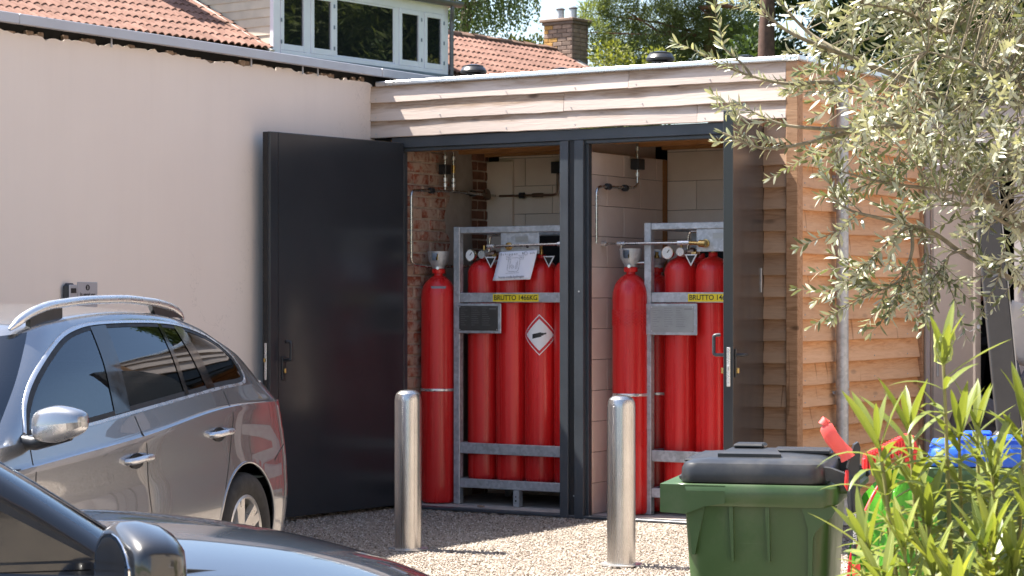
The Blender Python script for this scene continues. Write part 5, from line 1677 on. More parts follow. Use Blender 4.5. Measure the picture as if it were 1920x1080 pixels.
# grey estate
car = empty('estate_car', (-0.063, -4.923, 0), R(-74.35), 'grey metallic estate car with silver roof rails parked along the beige wall', 'car', 'parked cars')
beltz = [(-1.1, 1.125), (-.05, 1.112), (.3, 1.098), (1.27, 1.022), (1.73, .985), (2.29, .955), (2.9, .90), (3.4, .80), (3.7, .70)]
crz = [(-1.1, .985), (-.47, .995), (.25, .992), (1.24, .905), (2.1, .848), (3.0, .79), (3.7, .72)]
fl = lambda z: [(-1.2, z), (1, z), (3.8, z)]
A = [dict(z=fl(.20), W=.83, xr=-.83, xf=3.45, Lr=.45, Lf=.6, tail_x=-.50, tail_z=(.87, 1.03), head_x=3.0),
     dict(z=fl(.30), W=.885, xr=-.88, xf=3.52, Lr=.5, Lf=.7),
     dict(z=fl(.50), W=.908, xr=-.93, xf=3.58, Lr=.55, Lf=.75),
     dict(z=[(-1.2, .74), (.25, .74), (1.2, .70), (3.7, .62)], W=.900, xr=-.92, xf=3.57, Lr=.55, Lf=.8),
     dict(z=crz, W=.908, xr=-.875, pr=2.6, xf=3.50, Lr=.6, Lf=.85),
     dict(z=[(x, z+.022) for x, z in crz], W=.893, xr=-.865, pr=2.6, xf=3.47, Lr=.6, Lf=.85),
     dict(z=beltz, W=.862, xr=-.80, pr=2.4, xf=3.30, Lr=.7, Lf=.9)]
rz = [(-.75, 1.19), (-.45, 1.275), (-.107, 1.368), (.3, 1.440), (.8, 1.474), (1.33, 1.462), (1.55, 1.444), (1.8, 1.418), (2.0, 1.388), (2.2, 1.33)]
B = [dict(z=[(x, z-.006) for x, z in beltz], W=.853, xr=-.80, pr=2.4, xf=2.78, Lr=.7, Lf=.47, pf=2.4),
     dict(z=[(-.95, 1.245), (0, 1.275), (.8, 1.275), (1.6, 1.245), (2.4, 1.17)], W=.765, xr=-.61, pr=2.4, xf=2.42, Lr=.6, Lf=.46, pf=2.4),
     dict(z=rz, W=.655, xr=-.47, pr=2.6, xf=2.12, Lr=.55, Lf=.45, pf=2.4),
     dict(z=[(x, z+.03) for x, z in rz], W=.60, xr=-.43, pr=2.6, xf=2.06, Lr=.55, Lf=.45, pf=2.4)]
dlo = [(2.235, .985), (1.73, 1.008), (1.27, 1.044), (.3, 1.118), (-.04, 1.135), (-.10, 1.165), (-.06, 1.27), (.07, 1.36), (.35, 1.418), (.7, 1.440), (1.2, 1.440), (1.46, 1.418), (1.68, 1.362), (1.98, 1.225), (2.15, 1.10)]
make_car(car, A, B, None, .385, (0.0, 2.68), dlo,
    [(1.36, 2.4, 'carglass'), (.62, 1.36, 'privglass'), (.36, .62, 'privglass'), (-.3, .36, 'privglass')],
    [([(1.425, 1.03), (1.345, 1.432)], [(1.27, 1.042), (1.19, 1.44)]), ([(.665, 1.088), (.625, 1.442)], [(.620, 1.092), (.585, 1.442)]), ([(.40, 1.11), (.44, 1.428)], [(.30, 1.117), (.335, 1.416)])],
    [[(2.24, .30), (2.27, .60), (2.27, .86), (2.25, .955)], [(1.12, .27), (1.165, .55), (1.215, .85), (1.262, 1.015)], [(.30, .60), (.245, .72), (.205, .95), (.235, 1.09)], [(-.38, .70), (-.46, .745), (-.54, .775)], [(2.2, .27), (1.1, .245), (.5, .26)]],
    [(1.43, 1.205, .812, .822), (.49, .265, .882, .890)], (2.28, 1.02, 1.035), 2.38,
    dict(paint=MT['silver'], trim='satin', handle='satin', trim_line=[(2.25, .972), (1.73, .995), (1.27, 1.031), (.3, 1.105), (-.04, 1.122), (-.115, 1.165), (-.075, 1.275), (.065, 1.372), (.35, 1.430), (.7, 1.451), (1.2, 1.451), (1.47, 1.43), (1.70, 1.372), (2.0, 1.235), (2.17, 1.11), (2.25, .99)], dash_z=.95, mir_low='satin'))
for mi in (1, -1):
    pth = [(1.93, .585*mi, 1.425), (1.82, .605*mi, 1.488), (1.66, .62*mi, 1.530), (1.3, .625*mi, 1.556), (.85, .62*mi, 1.562), (.45, .61*mi, 1.540), (.25, .60*mi, 1.508), (.13, .585*mi, 1.455)]
    rr2 = MB().tube(arc_path(pth, .12, 5), [.008]+[.021]*(len(arc_path(pth, .12, 5))-2)+[.008], 12).build('roof_rail', MT['satin'], car)
    MB().prism([(1.80, 1.43), (1.80, 1.47), (1.66, 1.522), (1.50, 1.535), (1.50, 1.47)], .605*mi-.012, .605*mi+.012, 'y').build('rail_foot', MT['black_plastic'], rr2)
    MB().prism([(.18, 1.465), (.27, 1.50), (.45, 1.53), (.56, 1.535), (.50, 1.475)], .60*mi-.012, .60*mi+.012, 'y').build('rail_foot', MT['black_plastic'], rr2)

# black hatchback in the near corner
car2 = empty('black_car', (3.302, -11.293, 0), R(57.15), 'glossy black car in the near left corner showing pillar, mirror and bonnet', 'car', 'parked cars')
beltz = [(-.9, 1.02), (0, 1.01), (1.5, .985), (1.8, .962), (2.1, .945), (2.35, .91), (2.6, .85), (2.9, .73), (3.2, .6)]
crz = [(-.9, .90), (.5, .88), (1.5, .84), (2.2, .80), (2.6, .72), (3.2, .58)]
A = [dict(z=fl(.20), W=.78, xr=-.70, xf=2.95, Lr=.45, Lf=.6, tail_x=-.5, tail_z=(.70, .98), head_x=2.35),
     dict(z=fl(.30), W=.83, xr=-.78, xf=3.02, Lr=.5, Lf=.7),
     dict(z=fl(.48), W=.855, xr=-.82, xf=3.05, Lr=.55, Lf=.8),
     dict(z=[(-1.2, .68), (.25, .68), (2.2, .64), (3.7, .54)], W=.850, xr=-.82, xf=3.02, Lr=.55, Lf=.85),
     dict(z=crz, W=.855, xr=-.80, xf=2.97, Lr=.5, Lf=.9),
     dict(z=[(x, z+.022) for x, z in crz], W=.84, xr=-.8, xf=2.95, Lr=.5, Lf=.9),
     dict(z=beltz, W=.765, xr=-.76, xf=2.82, Lr=.5, Lf=.95)]
rz = [(-.55, 1.36), (-.2, 1.42), (.3, 1.46), (.6, 1.46), (1.0, 1.43), (1.3, 1.37), (1.6, 1.28)]
B = [dict(z=[(x, z-.006) for x, z in beltz], W=.755, xr=-.76, xf=1.98, Lr=.45, Lf=.21, pf=3.2),
     dict(z=[(-.8, 1.22), (0, 1.25), (.8, 1.25), (1.3, 1.225), (2.0, 1.13)], W=.67, xr=-.66, xf=1.62, Lr=.42, Lf=.21, pf=3.2),
     dict(z=rz, W=.575, xr=-.52, xf=1.24, Lr=.4, Lf=.21, pf=3.2),
     dict(z=[(x, z+.03) for x, z in rz], W=.53, xr=-.46, xf=1.17, Lr=.4, Lf=.21, pf=3.2)]
dlo = [(1.72, 1.000), (1.0, 1.015), (0.0, 1.04), (-.35, 1.06), (-.40, 1.12), (-.2, 1.33), (.05, 1.40), (.5, 1.425), (.85, 1.405), (1.15, 1.325), (1.5, 1.13)]
make_car(car2, A, B, None, .365, (0.0, 2.30), dlo, [(.55, 1.9, 'carglass'), (-.5, .55, 'privglass')],
    [([(.62, 1.022), (.60, 1.42)], [(.5, 1.026), (.50, 1.42)]), ([(1.73, 1.0), (1.47, 1.145)], [(1.52, 1.004), (1.44, 1.16)])],
    [[(1.72, .30), (1.75, .60), (1.74, .85), (1.72, .96)], [(.5, .27), (.55, .55), (.56, .97)]],
    [(.78, .56, .84, .85)], (1.74, .97, .995), 1.80,
    dict(paint=MT['carblack'], trim='gloss_black', handle='gloss_black', trim_line=[(1.72, .988), (1.0, 1.003), (0.0, 1.028), (-.35, 1.048)], dash_z=.93, mir_all=True, track=.94, wheel_y=.34), mir_scale=1.36)
b = MB()
b.tube([(1.86, -.735, .972), (2.1, -.70, .945), (2.35, -.66, .90), (2.6, -.58, .825)], .005, 6)
b.build('bonnet_gap', MT['rubber'], car2)
OLIVE_LIMBS = [[(-0.038, 0, 1.407), (-0.171, -0.05, 1.588), (-0.4, -0.1, 1.712), (-0.514, -0.15, 1.784), (-0.61, -0.18, 1.811), (-0.705, -0.2, 1.74), (-0.777, -0.2, 1.668)], [(-0.514, -0.15, 1.784), (-0.705, -0.2, 1.836), (-0.819, -0.22, 1.864), (-0.905, -0.2, 1.918)], [(-0.61, -0.18, 1.811), (-0.606, -0.2, 1.731), (-0.644, -0.22, 1.636), (-0.705, -0.2, 1.592), (-0.752, -0.2, 1.611)], [(-0.568, -0.16, 1.788), (-0.549, -0.18, 1.712), (-0.571, -0.2, 1.645)], [(-0.4, -0.1, 1.731), (-0.467, -0.15, 1.712), (-0.499, -0.15, 1.655)], [(-0.286, -0.08, 1.651), (-0.286, -0.2, 1.731), (-0.314, -0.2, 1.645), (-0.362, -0.2, 1.674)], [(-0.133, -0.1, 1.569), (-0.162, -0.25, 1.712), (-0.213, -0.25, 1.693)], [(-0.038, 0, 1.407), (-0.152, 0.05, 1.788), (-0.267, 0.05, 1.902), (-0.4, 0, 2.055), (-0.59, -0.1, 2.16), (-0.781, -0.15, 2.15), (-0.971, -0.2, 2.102), (-1.124, -0.2, 2.083), (-1.267, -0.2, 2.137)], [(-0.781, -0.15, 2.15), (-0.971, -0.25, 2.15), (-1.086, -0.25, 2.169), (-1.21, -0.2, 2.236)], [(-0.495, -0.05, 2.108), (-0.667, -0.1, 2.245), (-0.857, -0.1, 2.321), (-1.029, -0.15, 2.312), (-1.162, -0.15, 2.34), (-1.267, -0.15, 2.379)], [(-1.162, -0.15, 2.34), (-1.19, -0.15, 2.379), (-1.267, -0.15, 2.445)], [(-0.038, 0, 1.407), (-0.095, 0.1, 1.864), (-0.248, 0.1, 2.15), (-0.495, 0.05, 2.302), (-0.781, 0, 2.417), (-0.971, -0.1, 2.474), (-1.067, -0.1, 2.531), (-1.133, -0.1, 2.607)], [(-0.781, 0, 2.417), (-0.914, 0.1, 2.512), (-1.01, 0.1, 2.607), (-1.086, 0.1, 2.702)], [(-0.038, 0, 1.407), (-0.019, 0.15, 2.055), (-0.114, 0.2, 2.436), (-0.305, 0.2, 2.664), (-0.59, 0.1, 2.76), (-0.857, 0.05, 2.74), (-0.99, 0, 2.683)], [(-0.305, 0.2, 2.664), (-0.438, 0.0, 2.512), (-0.61, -0.1, 2.569), (-0.781, -0.2, 2.588)], [(-0.267, 0.05, 1.902), (-0.476, -0.1, 1.94), (-0.686, -0.2, 1.96), (-0.857, -0.25, 1.998)], [(-0.152, 0.05, 1.788), (-0.286, -0.3, 1.807), (-0.419, -0.4, 1.864), (-0.552, -0.4, 1.902)], [(-0.038, 0, 1.407), (0.076, 0.1, 2.055), (0.133, 0.1, 2.531), (-0.019, 0.1, 2.912)], [(-0.038, 0, 1.407), (0.229, 0, 1.826), (0.438, 0, 2.15)], [(-0.019, 0.15, 2.055), (-0.21, -0.3, 2.245), (-0.4, -0.4, 2.34), (-0.59, -0.4, 2.398)]]
# ------------------------------------------------------------------ wheeled bins
def mats5():
    def plastic(name, base, rough, var=.1, bump=.02):
        m = NT(name); v = m.coord('Object')
        n1 = m.noise(v, 5, 6, .65)
        col = m.ramp(n1, [(.3, tuple(c*(1-var) for c in base)), (.7, tuple(c*(1+var) for c in base))])
        sc = m.n('Mapping'); m.t.links.new(v, sc.inputs[0]); sc.inputs['Scale'].default_value = (4, 4, 60)
        s1 = m.noise(sc.outputs[0], 3, 3)
        sk = m.n('Mapping'); m.t.links.new(v, sk.inputs[0]); sk.inputs['Scale'].default_value = (2.5, 2.5, 40); sk.inputs['Rotation'].default_value = (.3, .5, .2)
        col = m.mix(m.ramp(m.noise(sk.outputs[0], 2.2, 5, .75, .4), [(.66, 0.0), (.70, .30)]), col, tuple(min(1, c*2.2+.06) for c in base))
        col = m.mix(m.ramp(m.noise(v, 2.4, 6, .7), [(.52, 0.0), (.8, .22)]), col, (.30, .27, .22))
        m.set(base=col, rough=m.ramp(n1, [(.3, rough-.06), (.75, rough+.12)]), spec=.5)
        m.bump(m.mix(.5, m.noise(v, 260, 2), s1), bump, .002)
        return m.mat
    MT['bin_green'] = plastic('green bin plastic', (0.042, 0.085, 0.026), .36)
    MT['bin_black'] = plastic('black bin lid plastic', (0.020, 0.021, 0.024), .36, .2)
    MT['bin_blue'] = plastic('blue bin lid plastic', (0.020, 0.11, 0.58), .36)
    MT['red_plastic'] = plastic('red plastic', (0.72, 0.035, 0.035), .36)
    MT['coral_grip'] = plastic('coral red grip', (0.80, 0.10, 0.085), .42)
    m = NT('green bin bag film')
    n1 = m.noise(m.coord('Object'), 7, 6, .7, .6)
    col = m.ramp(n1, [(.3, (.08, .36, .02)), (.7, (.16, .52, .05))])
    m.set(base=col, rough=.22, spec=.5)
    m.bump(n1, .5, .02)
    tr = m.n('BsdfTranslucent'); m.link(col, tr.inputs[0])
    ms = m.n('MixShader'); ms.inputs[0].default_value = .45
    m.t.links.new(m.b.outputs[0], ms.inputs[1]); m.t.links.new(tr.outputs[0], ms.inputs[2]); m.t.links.new(ms.outputs[0], m.out.inputs[0])
    MT['bag'] = m.mat
    lm = MT['leafmat']
    MT['olive_leaf'] = lm('olive leaves', (0.17, 0.185, 0.09), (0.50, 0.50, 0.38), .45, .38, .22, .55)
    MT['olive_bark'] = simple('olive bark', (0.22, 0.185, 0.125), .9, var=.3, scale=30, bump=.4, bscale=90)
    def leafobj(name, a, b_, trans):
        m = NT(name)
        r_ = m.rand()
        col = m.ramp(r_, [(0, a), (1, b_)])
        v = m.coord('Object')
        m.set(base=col, rough=.36, spec=.45)
        tr = m.n('BsdfTranslucent'); m.link(m.mix(1.0, col, (1.15, 1.1, .5), 'MULTIPLY'), tr.inputs[0])
        ms = m.n('MixShader'); ms.inputs[0].default_value = trans
        m.t.links.new(m.b.outputs[0], ms.inputs[1]); m.t.links.new(tr.outputs[0], ms.inputs[2]); m.t.links.new(ms.outputs[0], m.out.inputs[0])
        return m.mat
    MT['oleander_leaf'] = leafobj('oleander leaves', (0.115, 0.16, 0.035), (0.31, 0.34, 0.075), .42)
    MT['oleander_rib'] = simple('pale leaf midrib', (0.42, 0.46, 0.16), .5, var=.1)
    MT['oleander_stem'] = simple('green brown stem', (0.22, 0.20, 0.07), .7, var=.25, scale=14)
    MT['oleander_bud'] = simple('yellow green buds', (0.36, 0.40, 0.11), .6, var=.25, scale=30)
    MT['skin'] = simple('skin', (0.52, 0.29, 0.20), .55, var=.06, sss=.1)
    MT['hair'] = simple('dark brown hair', (0.035, 0.022, 0.014), .6, var=.3, scale=40)
    MT['dark_shirt'] = simple('black shirt cloth', (0.012, 0.012, 0.014), .9, var=.2)
    MT['grey_trousers'] = simple('grey trouser cloth', (0.10, 0.10, 0.115), .9, var=.15, scale=20)
    MT['pale_sheet'] = simple('pale grey sheet', (0.52, 0.50, 0.47), .8, var=.06)
mats5()
def rrect(x0, x1, y0, y1, r, n=6):
    out = []
    for cx, cy, a0 in ((x1-r, y1-r, 0), (x0+r, y1-r, 90), (x0+r, y0+r, 180), (x1-r, y0+r, 270)):
        for k in range(n+1):
            a = R(a0+90*k/n); out.append((cx+r*math.cos(a), cy+r*math.sin(a)))
    return out
def loft(rings, caps=(True, True)):
    m = MB(); n = len(rings[0]); V = [p for r_ in rings for p in r_]; F = []
    for i in range(len(rings)-1):
        for j in range(n): F.append((i*n+j, i*n+(j+1) % n, (i+1)*n+(j+1) % n, (i+1)*n+j))
    if caps[0]: F.append(tuple(reversed(range(n))))
    if caps[1]: F.append(tuple((len(rings)-1)*n+j for j in range(n)))
    return m.add(V, F)
def wheelie_bin(loc, rz, label, lidm, body='bin_green'):
    b = empty('wheeled_bin', loc, rz, label, 'wheelie bin', 'wheeled bins')
    ring = lambda x0, x1, y0, y1, r, z: [(x, y, z) for x, y in rrect(x0, x1, y0, y1, r)]
    BM = MT[body]
    loft([ring(.135, .46, .07, .45, .05, .03), ring(.12, .475, .06, .46, .055, .10), ring(.085, .505, .03, .49, .055, .55), ring(.065, .52, .018, .502, .055, .86), ring(.06, .523, .014, .506, .05, .925)]).build('bin_body', BM, b, angle=40)
    # rim with a deep front grip lip
    loft([ring(.035, .535, -.006, .526, .05, .915), ring(.03, .545, -.012, .532, .05, .925), ring(.028, .547, -.014, .534, .05, .974), ring(.034, .541, -.008, .528, .05, .983)]).build('rim', BM, b, angle=40)
    m = MB()
    m.prism([(-.004, .981), (-.004, .893), (.075, .889), (.135, .913), (.20, .924), (.20, .979)], -.0135, .5335, 'y')
    m.build('grip_lip', BM, b, angle=30)
    MB().prism([(.068, .905), (.135, .915), (.11, .80), (.102, .76), (.092, .76), (.088, .82), (.082, .87)], .012, .03, 'y').build('corner_gusset', BM, b)
    MB().prism([(.43, .92), (.545, .92), (.53, .89), (.492, .855), (.478, .84), (.470, .82), (.468, .69), (.455, .69), (.455, .85), (.44, .90)], .002, .018, 'y').build('hinge_gusset', BM, b)
    for xx in (.215, .328):
        MB().prism([(xx-.007, .922), (xx+.007, .922), (xx+.010, .745), (xx+.003, .745)], .004, .02, 'y').build('rib', BM, b)
    # lid
    LM = MT[lidm]
    e = lambda i, z: ring(.055+i, .505-i*1.2, .0+i, .52-i, .05, z)
    loft([e(0.0, .987), e(-.002, .995), e(0, 1.03), e(.008, 1.046), e(.03, 1.056), e(.12, 1.062)]).build('lid', LM, b, angle=35)
    lid = MB().box(.045, .135, .045, .475, .987, 1.01, .008)
    lid.box(.060, .13, .060, .46, 1.045, 1.056, .004).box(.062, .072, .06, .46, 1.009, 1.046, .003)
    lid.box(.118, .128, .06, .07, 1.009, 1.046, .003)
    lid.build('lid_grip', LM, b)
    MB().prism([(.16, .10), (.36, .10), (.30, .42), (.16, .42)], 1.060, 1.071, 'z').build('lid_panel', LM, b)
    MB().box(.30, .49, .33, .47, 1.056, 1.072, .004).box(.17, .27, .36, .46, 1.070, 1.086, .006).build('lid_panel', LM, b)
    for yy in (.035, .45):
        h = MB().prism([(.44, 1.045), (.52, 1.035), (.60, 1.006), (.604, .985), (.585, .968), (.555, .975), (.52, .995), (.44, 1.0)], yy, yy+.045, 'y').build('lid_arm', LM, b)
        MB().tube([(.582, yy-.012, .992), (.582, yy+.06, .992)], .019, 16).build('hinge_pin', LM, h)
    MB().tube([(.582, -.01, .992), (.582, .53, .992)], .012, 12).build('rear_handle', BM, b)
    MB().box(.53, .60, .06, .03+.44, .955, .985, .008).build('rear_bracket', BM, b)
    for yy in (.005, .465):
        w = MB().tube([(.50, yy, .10), (.50, yy+.05, .10)], .10, 24).build('wheel', MT['tyre'], b)
    MB().tube([(.50, 0.056, .10), (.50, .464, .10)], .012, 10).build('axle', MT['zinc'], b)
    return b
wheelie_bin((4.827, -7.633, 0), R(18.1), 'green wheelie bin with a black lid in front of the right store door', 'bin_black')
wheelie_bin((5.235, -6.60, 0), R(20), 'green wheelie bin with a bright blue lid behind the leafy oleander', 'bin_blue')

# litter picker leaning on the bin
lp = empty('litter_picker', (5.458, -7.591, 0), YAW, 'litter picker with coral red grip and black shaft leaning on the green bin', 'litter picker')
MB().tube([(-.094, 0, 1.180), (-.086, 0, 1.174), (-.068, 0, 1.140), (-.045, 0, 1.113), (-.028, 0, 1.098), (-.018, 0, 1.082)], [.012, .021, .023, .022, .021, .027], 14).build('grip', MT['coral_grip'], lp)
MB().tube([(-.094, 0, 1.180), (-.088, 0, 1.192), (-.082, 0, 1.186)], [.017, .016, .010], 12).build('grip_tip', MT['coral_grip'], lp)
MB().prism([(-.024, 1.052), (-.012, 1.095), (-.004, 1.122), (.008, 1.130), (.014, 1.115), (.012, 1.06), (.008, 1.03), (-.012, 1.03)], -.018, .018, 'y').build('guard', MT['black_plastic'], lp)
MB().tube([(-.020, 0, 1.045), (-.022, 0, 1.00), (-.018, 0, .985)], [.008, .010, .006], 8).build('trigger', MT['red_plastic'], lp)
MB().tube([(-.005, 0, 1.045), (-.004, 0, 1.00), (-.003, 0, .95), (.0, 0, .925)], [.016, .0195, .0195, .0185], 16).build('collar', MT['black_plastic'], lp)
MB().tube([(.0, 0, .926), (.003, 0, .79)], .0125, 14).build('label_tube', MT['black_plastic'], lp)
MB().tube([(.003, 0, .79), (.004, 0, .765)], .0122, 14).build('green_band', MT['bag'], lp)
MB().tube([(.004, 0, .765), (.007, 0, .70)], .0122, 14).build('red_band', MT['red_plastic'], lp)
MB().tube([(.007, 0, .70), (.018, 0, .12)], .0122, 14).build('shaft', MT['alu'], lp)
MB().box(-.01, .05, -.01, .01, .02, .12, .006).build('jaw', MT['black_plastic'], lp)
text('STREETMASTER', .0135, MT['white'], lp, (-.003, -.0126, .870), (R(90), R(89), 0), bold=.0004, name='lettering')
text('PRO', .009, MT['redprint'], lp, (.006, -.0128, .815), (R(90), R(89), 0), bold=.0003)

# bag hoop and bag
hp = empty('bag_hoop', (5.513, -7.32, 0), YAW, 'red ribbed bag hoop holding a green bag between the two bins', 'bag hoop')
def chan(path, w, h, name, parent):
    m = MB()
    V = []; F = []
    for p, ww, hh in zip(path, w, h):
        q = Vector(p)
        V += [q+Vector((0, -ww, -hh)), q+Vector((0, ww, -hh)), q+Vector((0, ww, hh)), q+Vector((0, -ww, hh))]
    for i in range(len(path)-1):
        for k in range(4): F.append((i*4+k, i*4+(k+1) % 4, i*4+4+(k+1) % 4, i*4+4+k))
    F += [(3, 2, 1, 0), tuple(len(V)-4+k for k in range(4))]
    return m.add(V, F)
pa = [(-.135, 0, 1.050), (-.085, 0, 1.078), (-.03, 0, 1.105), (.0, 0, 1.118)]
chan(pa, [.02, .024, .026, .026], [.014, .018, .022, .024], '', None).build('handle', MT['red_plastic'], hp)
m = MB()
for k in range(15):
    t = k/14; x = -.128+.124*t; z = 1.054+.060*t
    m.box(x-.0022, x+.0022, -.031, .031, z-.024, z+.027)
for (k) in range(9):
    t = k/8; z = 1.10-.085*t; x = .012+.018*t
    m.box(x-.022, x+.024, -.034, .034, z-.0022, z+.0022)
o = m.build('ribs', MT['red_plastic'], hp); o['kind'] = 'stuff'
chan([(.002, 0, 1.130), (.012, 0, 1.10), (.022, 0, 1.06), (.034, 0, 1.015)], [.026]*4, [.0]*4, '', None)
MB().prism([(-.012, 1.135), (.018, 1.137), (.052, 1.02), (.012, 1.005), (-.010, 1.05)], -.028, .028, 'y').build('clamp', MT['red_plastic'], hp)
th_ = np.linspace(0, 2*math.pi, 40)
hoop = [(-.045+.085*math.sin(a)*.9-.10*(1-math.cos(a))*.55, .12*math.sin(a), 1.02-.19*(1-math.cos(a))) for a in th_]
MB().tube(hoop, .0055, 8).build('ring', MT['redprint'], hp)
bag = empty('rubbish_bag', (5.513, -7.32, 0), YAW, 'crumpled translucent green rubbish bag hanging from the red hoop', 'bag')
rings = []
rg = random.Random(5)
prof = [(1.035, .00, .03, .02), (1.02, .00, .055, .035), (.995, -.005, .085, .05), (.95, -.02, .105, .07), (.88, -.03, .115, .085), (.78, -.045, .12, .10), (.65, -.055, .125, .11), (.50, -.06, .13, .12), (.36, -.055, .12, .11), (.26, -.05, .09, .08), (.23, -.05, .03, .03)]
for (z, cx, rx, ry) in prof:
    r_ = []
    for k in range(64):
        a = 2*math.pi*k/64
        wv = 1+.07*math.sin(a*9+z*6)+.05*math.sin(a*17-z*19)+rg.uniform(-.03, .03)
        r_.append((cx+rx*wv*math.cos(a), ry*wv*math.sin(a), z+rg.uniform(-.008, .008)))
    rings.append(r_)
loft(rings).build('bag_film', MT['bag'], bag, angle=55)
MB().prism([(.0, 1.0), (.05, 1.03), (.075, .98), (.07, .92), (.03, .93)], -.05, .04, 'y').build('bag_ear', MT['bag'], bag)

# ------------------------------------------------------------------ people by the garden room
def skin_body(name, joints, edges, mt, parent=None, sub=2):
    me = bpy.data.meshes.new(name)
    me.from_pydata([j[:3] for j in joints], edges, [])
    o = put(name, me, parent)
    md = o.modifiers.new('skin', 'SKIN')
    for i, j in enumerate(joints):
        v = me.skin_vertices[0].data[i]; v.radius = (j[3], j[4] if len(j) > 4 else j[3]); v.use_root = (i == 0)
    md.use_smooth_shade = True
    s = o.modifiers.new('sub', 'SUBSURF'); s.levels = s.render_levels = sub
    me.materials.append(mt)
    return o
def head(parent, loc, yaw, hair=True):
    m = MB(); n1, n2 = 18, 20
    G = np.zeros((n1, n2+1, 3))
    for i in range(n1):
        ph = math.pi*i/(n1-1)
        for j in range(n2+1):
            th = 2*math.pi*j/n2
            x = .098*math.sin(ph)*math.cos(th); y = .076*math.sin(ph)*math.sin(th); z = .118*math.cos(ph)
            if z < 0: x *= .93+.05*(x > 0); y *= 1+z*1.9
            if x > .05: x += .018*math.exp(-((z+.012)/.025)**2-(y/.014)**2)-.006*math.exp(-((z-.015)/.014)**2-((abs(y)-.03)/.016)**2)+.004*math.exp(-((z+.055)/.010)**2-(y/.03)**2)
            G[i, j] = (x, y, z)
    M = Matrix.Translation(loc) @ Matrix.Rotation(yaw, 4, 'Z')
    h = MB().grid(G); h.v = [tuple(M @ Vector(v)) for v in h.v]
    ho = h.build('head', MT['skin'], parent, angle=70)
    e = MB()
    for s in (-1, 1):
        e.lathe([(.0, -.008), (.012, 0), (.0, .008)], 10, M=M @ Matrix.Translation((-.005, .076*s, .0)) @ Matrix.Scale(1.8, 4, (0, 0, 1)))
        e.lathe([(.0, -.006), (.007, 0), (.0, .006)], 8, M=M @ Matrix.Translation((.086, .03*s, .014)))
    e.build('ears_and_eyes', MT['skin'], ho)
    G2 = G[:12].copy()*np.array([1.07, 1.08, 1.06])
    keep = MB()
    a, b = G2.shape[:2]
    V = [tuple(M @ Vector(v)) for v in G2.reshape(-1, 3)]; F = []
    for i in range(a-1):
        for j in range(b-1):
            c = (G2[i, j]+G2[i+1, j+1])/2
            if c[0] > .055 and c[2] < .06: continue
            F.append((i*b+j, i*b+j+1, (i+1)*b+j+1, (i+1)*b+j))
    keep.add(V, F).build('hair', MT['hair'], ho, angle=70)
def hand(parent, p, d, mt):
    p = Vector(p); d = Vector(d).normalized(); s = d.orthogonal().normalized()
    j = [(*p, .028, .016), (*(p+d*.07), .036, .014)]; e = [(0, 1)]
    for k, l in enumerate((.065, .075, .07, .055)):
        b0 = p+d*.08+s*(.011+.018*(k-2)); n = len(j)
        j += [(*b0, .009), (*(b0+d*l*.55), .008), (*(b0+d*l-Vector((0, 0, .012))), .006)]
        e += [(1, n), (n, n+1), (n+1, n+2)]
    n = len(j); b0 = p+d*.03+s*.03
    j += [(*b0, .011), (*(b0+d*.03+s*.025), .008)]; e += [(0, n), (n, n+1)]
    return skin_body('hand', j, e, mt, parent, 1)
# standing person in the doorway, facing right, seen behind the mast
p1 = empty('person', (1.63, 3.60, .03), R(10), 'person in a dark shirt standing in the doorway behind the parasol mast', 'person')
bj = [(0, 0, .95, .13, .11), (0, 0, 1.12, .125, .10), (0.01, 0, 1.32, .155, .11), (0.01, 0, 1.44, .10, .09), (0.02, 0, 1.51, .052),
      (0, .10, .90, .085), (.02, .11, .50, .058), (0, .11, .09, .042), (.14, .12, .04, .038),
      (0, -.10, .90, .085), (.02, -.11, .50, .058), (0, -.11, .09, .042), (.14, -.12, .04, .038),
      (0, .19, 1.40, .058), (.02, .23, 1.14, .045), (.20, .20, 1.06, .036),
      (0, -.19, 1.40, .058), (.04, -.24, 1.16, .045), (.20, -.20, 1.22, .036)]
be = [(0, 1), (1, 2), (2, 3), (3, 4), (0, 5), (5, 6), (6, 7), (7, 8), (0, 9), (9, 10), (10, 11), (11, 12), (3, 13), (13, 14), (14, 15), (3, 16), (16, 17), (17, 18)]
skin_body('body', bj, be, MT['dark_shirt'], p1)
head(p1, (.04, 0, 1.63), 0)
hand(p1, (.20, .20, 1.06), (1, 0, .1), MT['skin']); hand(p1, (.20, -.20, 1.22), (.8, 0, .5), MT['skin'])
# seated person with crossed legs, facing left, mostly outside the picture
p2_ = empty('person', (2.62, 2.20, 0), R(195), 'person in grey trousers seated with crossed legs at the right edge', 'person')
bj = [(0, 0, .62, .15, .12), (-.03, 0, .80, .14, .11), (-.08, 0, 1.02, .165, .11), (-.09, 0, 1.16, .10, .09), (-.08, 0, 1.23, .052),
      (.06, .09, .62, .10), (.46, .05, .84, .075), (.62, .02, .48, .052), (.74, .0, .42, .04),
      (.06, -.09, .60, .10), (.46, -.10, .62, .07), (.44, -.10, .12, .045), (.56, -.10, .05, .04),
      (-.08, .19, 1.12, .058), (.08, .28, .93, .046), (.13, .15, 1.13, .036),
      (-.08, -.19, 1.12, .058), (-.02, -.26, .88, .046), (.14, -.18, .76, .036)]
skin_body('body', bj, be, MT['grey_trousers'], p2_)
head(p2_, (-.05, 0, 1.35), 0)
hand(p2_, (.13, .15, 1.13), (.2, -.5, .8), MT['skin']); hand(p2_, (.14, -.18, .76), (1, .3, -.3), MT['skin'])
ch_ = empty('garden_chair', (2.66, 2.21, 0), R(195), 'dark garden chair under the seated person at the right edge', 'chair')
MB().box(-.22, .25, -.24, .24, .44, .48, .01).build('seat', MT['parasol'], ch_)
MB().box(-.26, -.22, -.24, .24, .48, .95, .01).build('backrest', MT['parasol'], ch_)
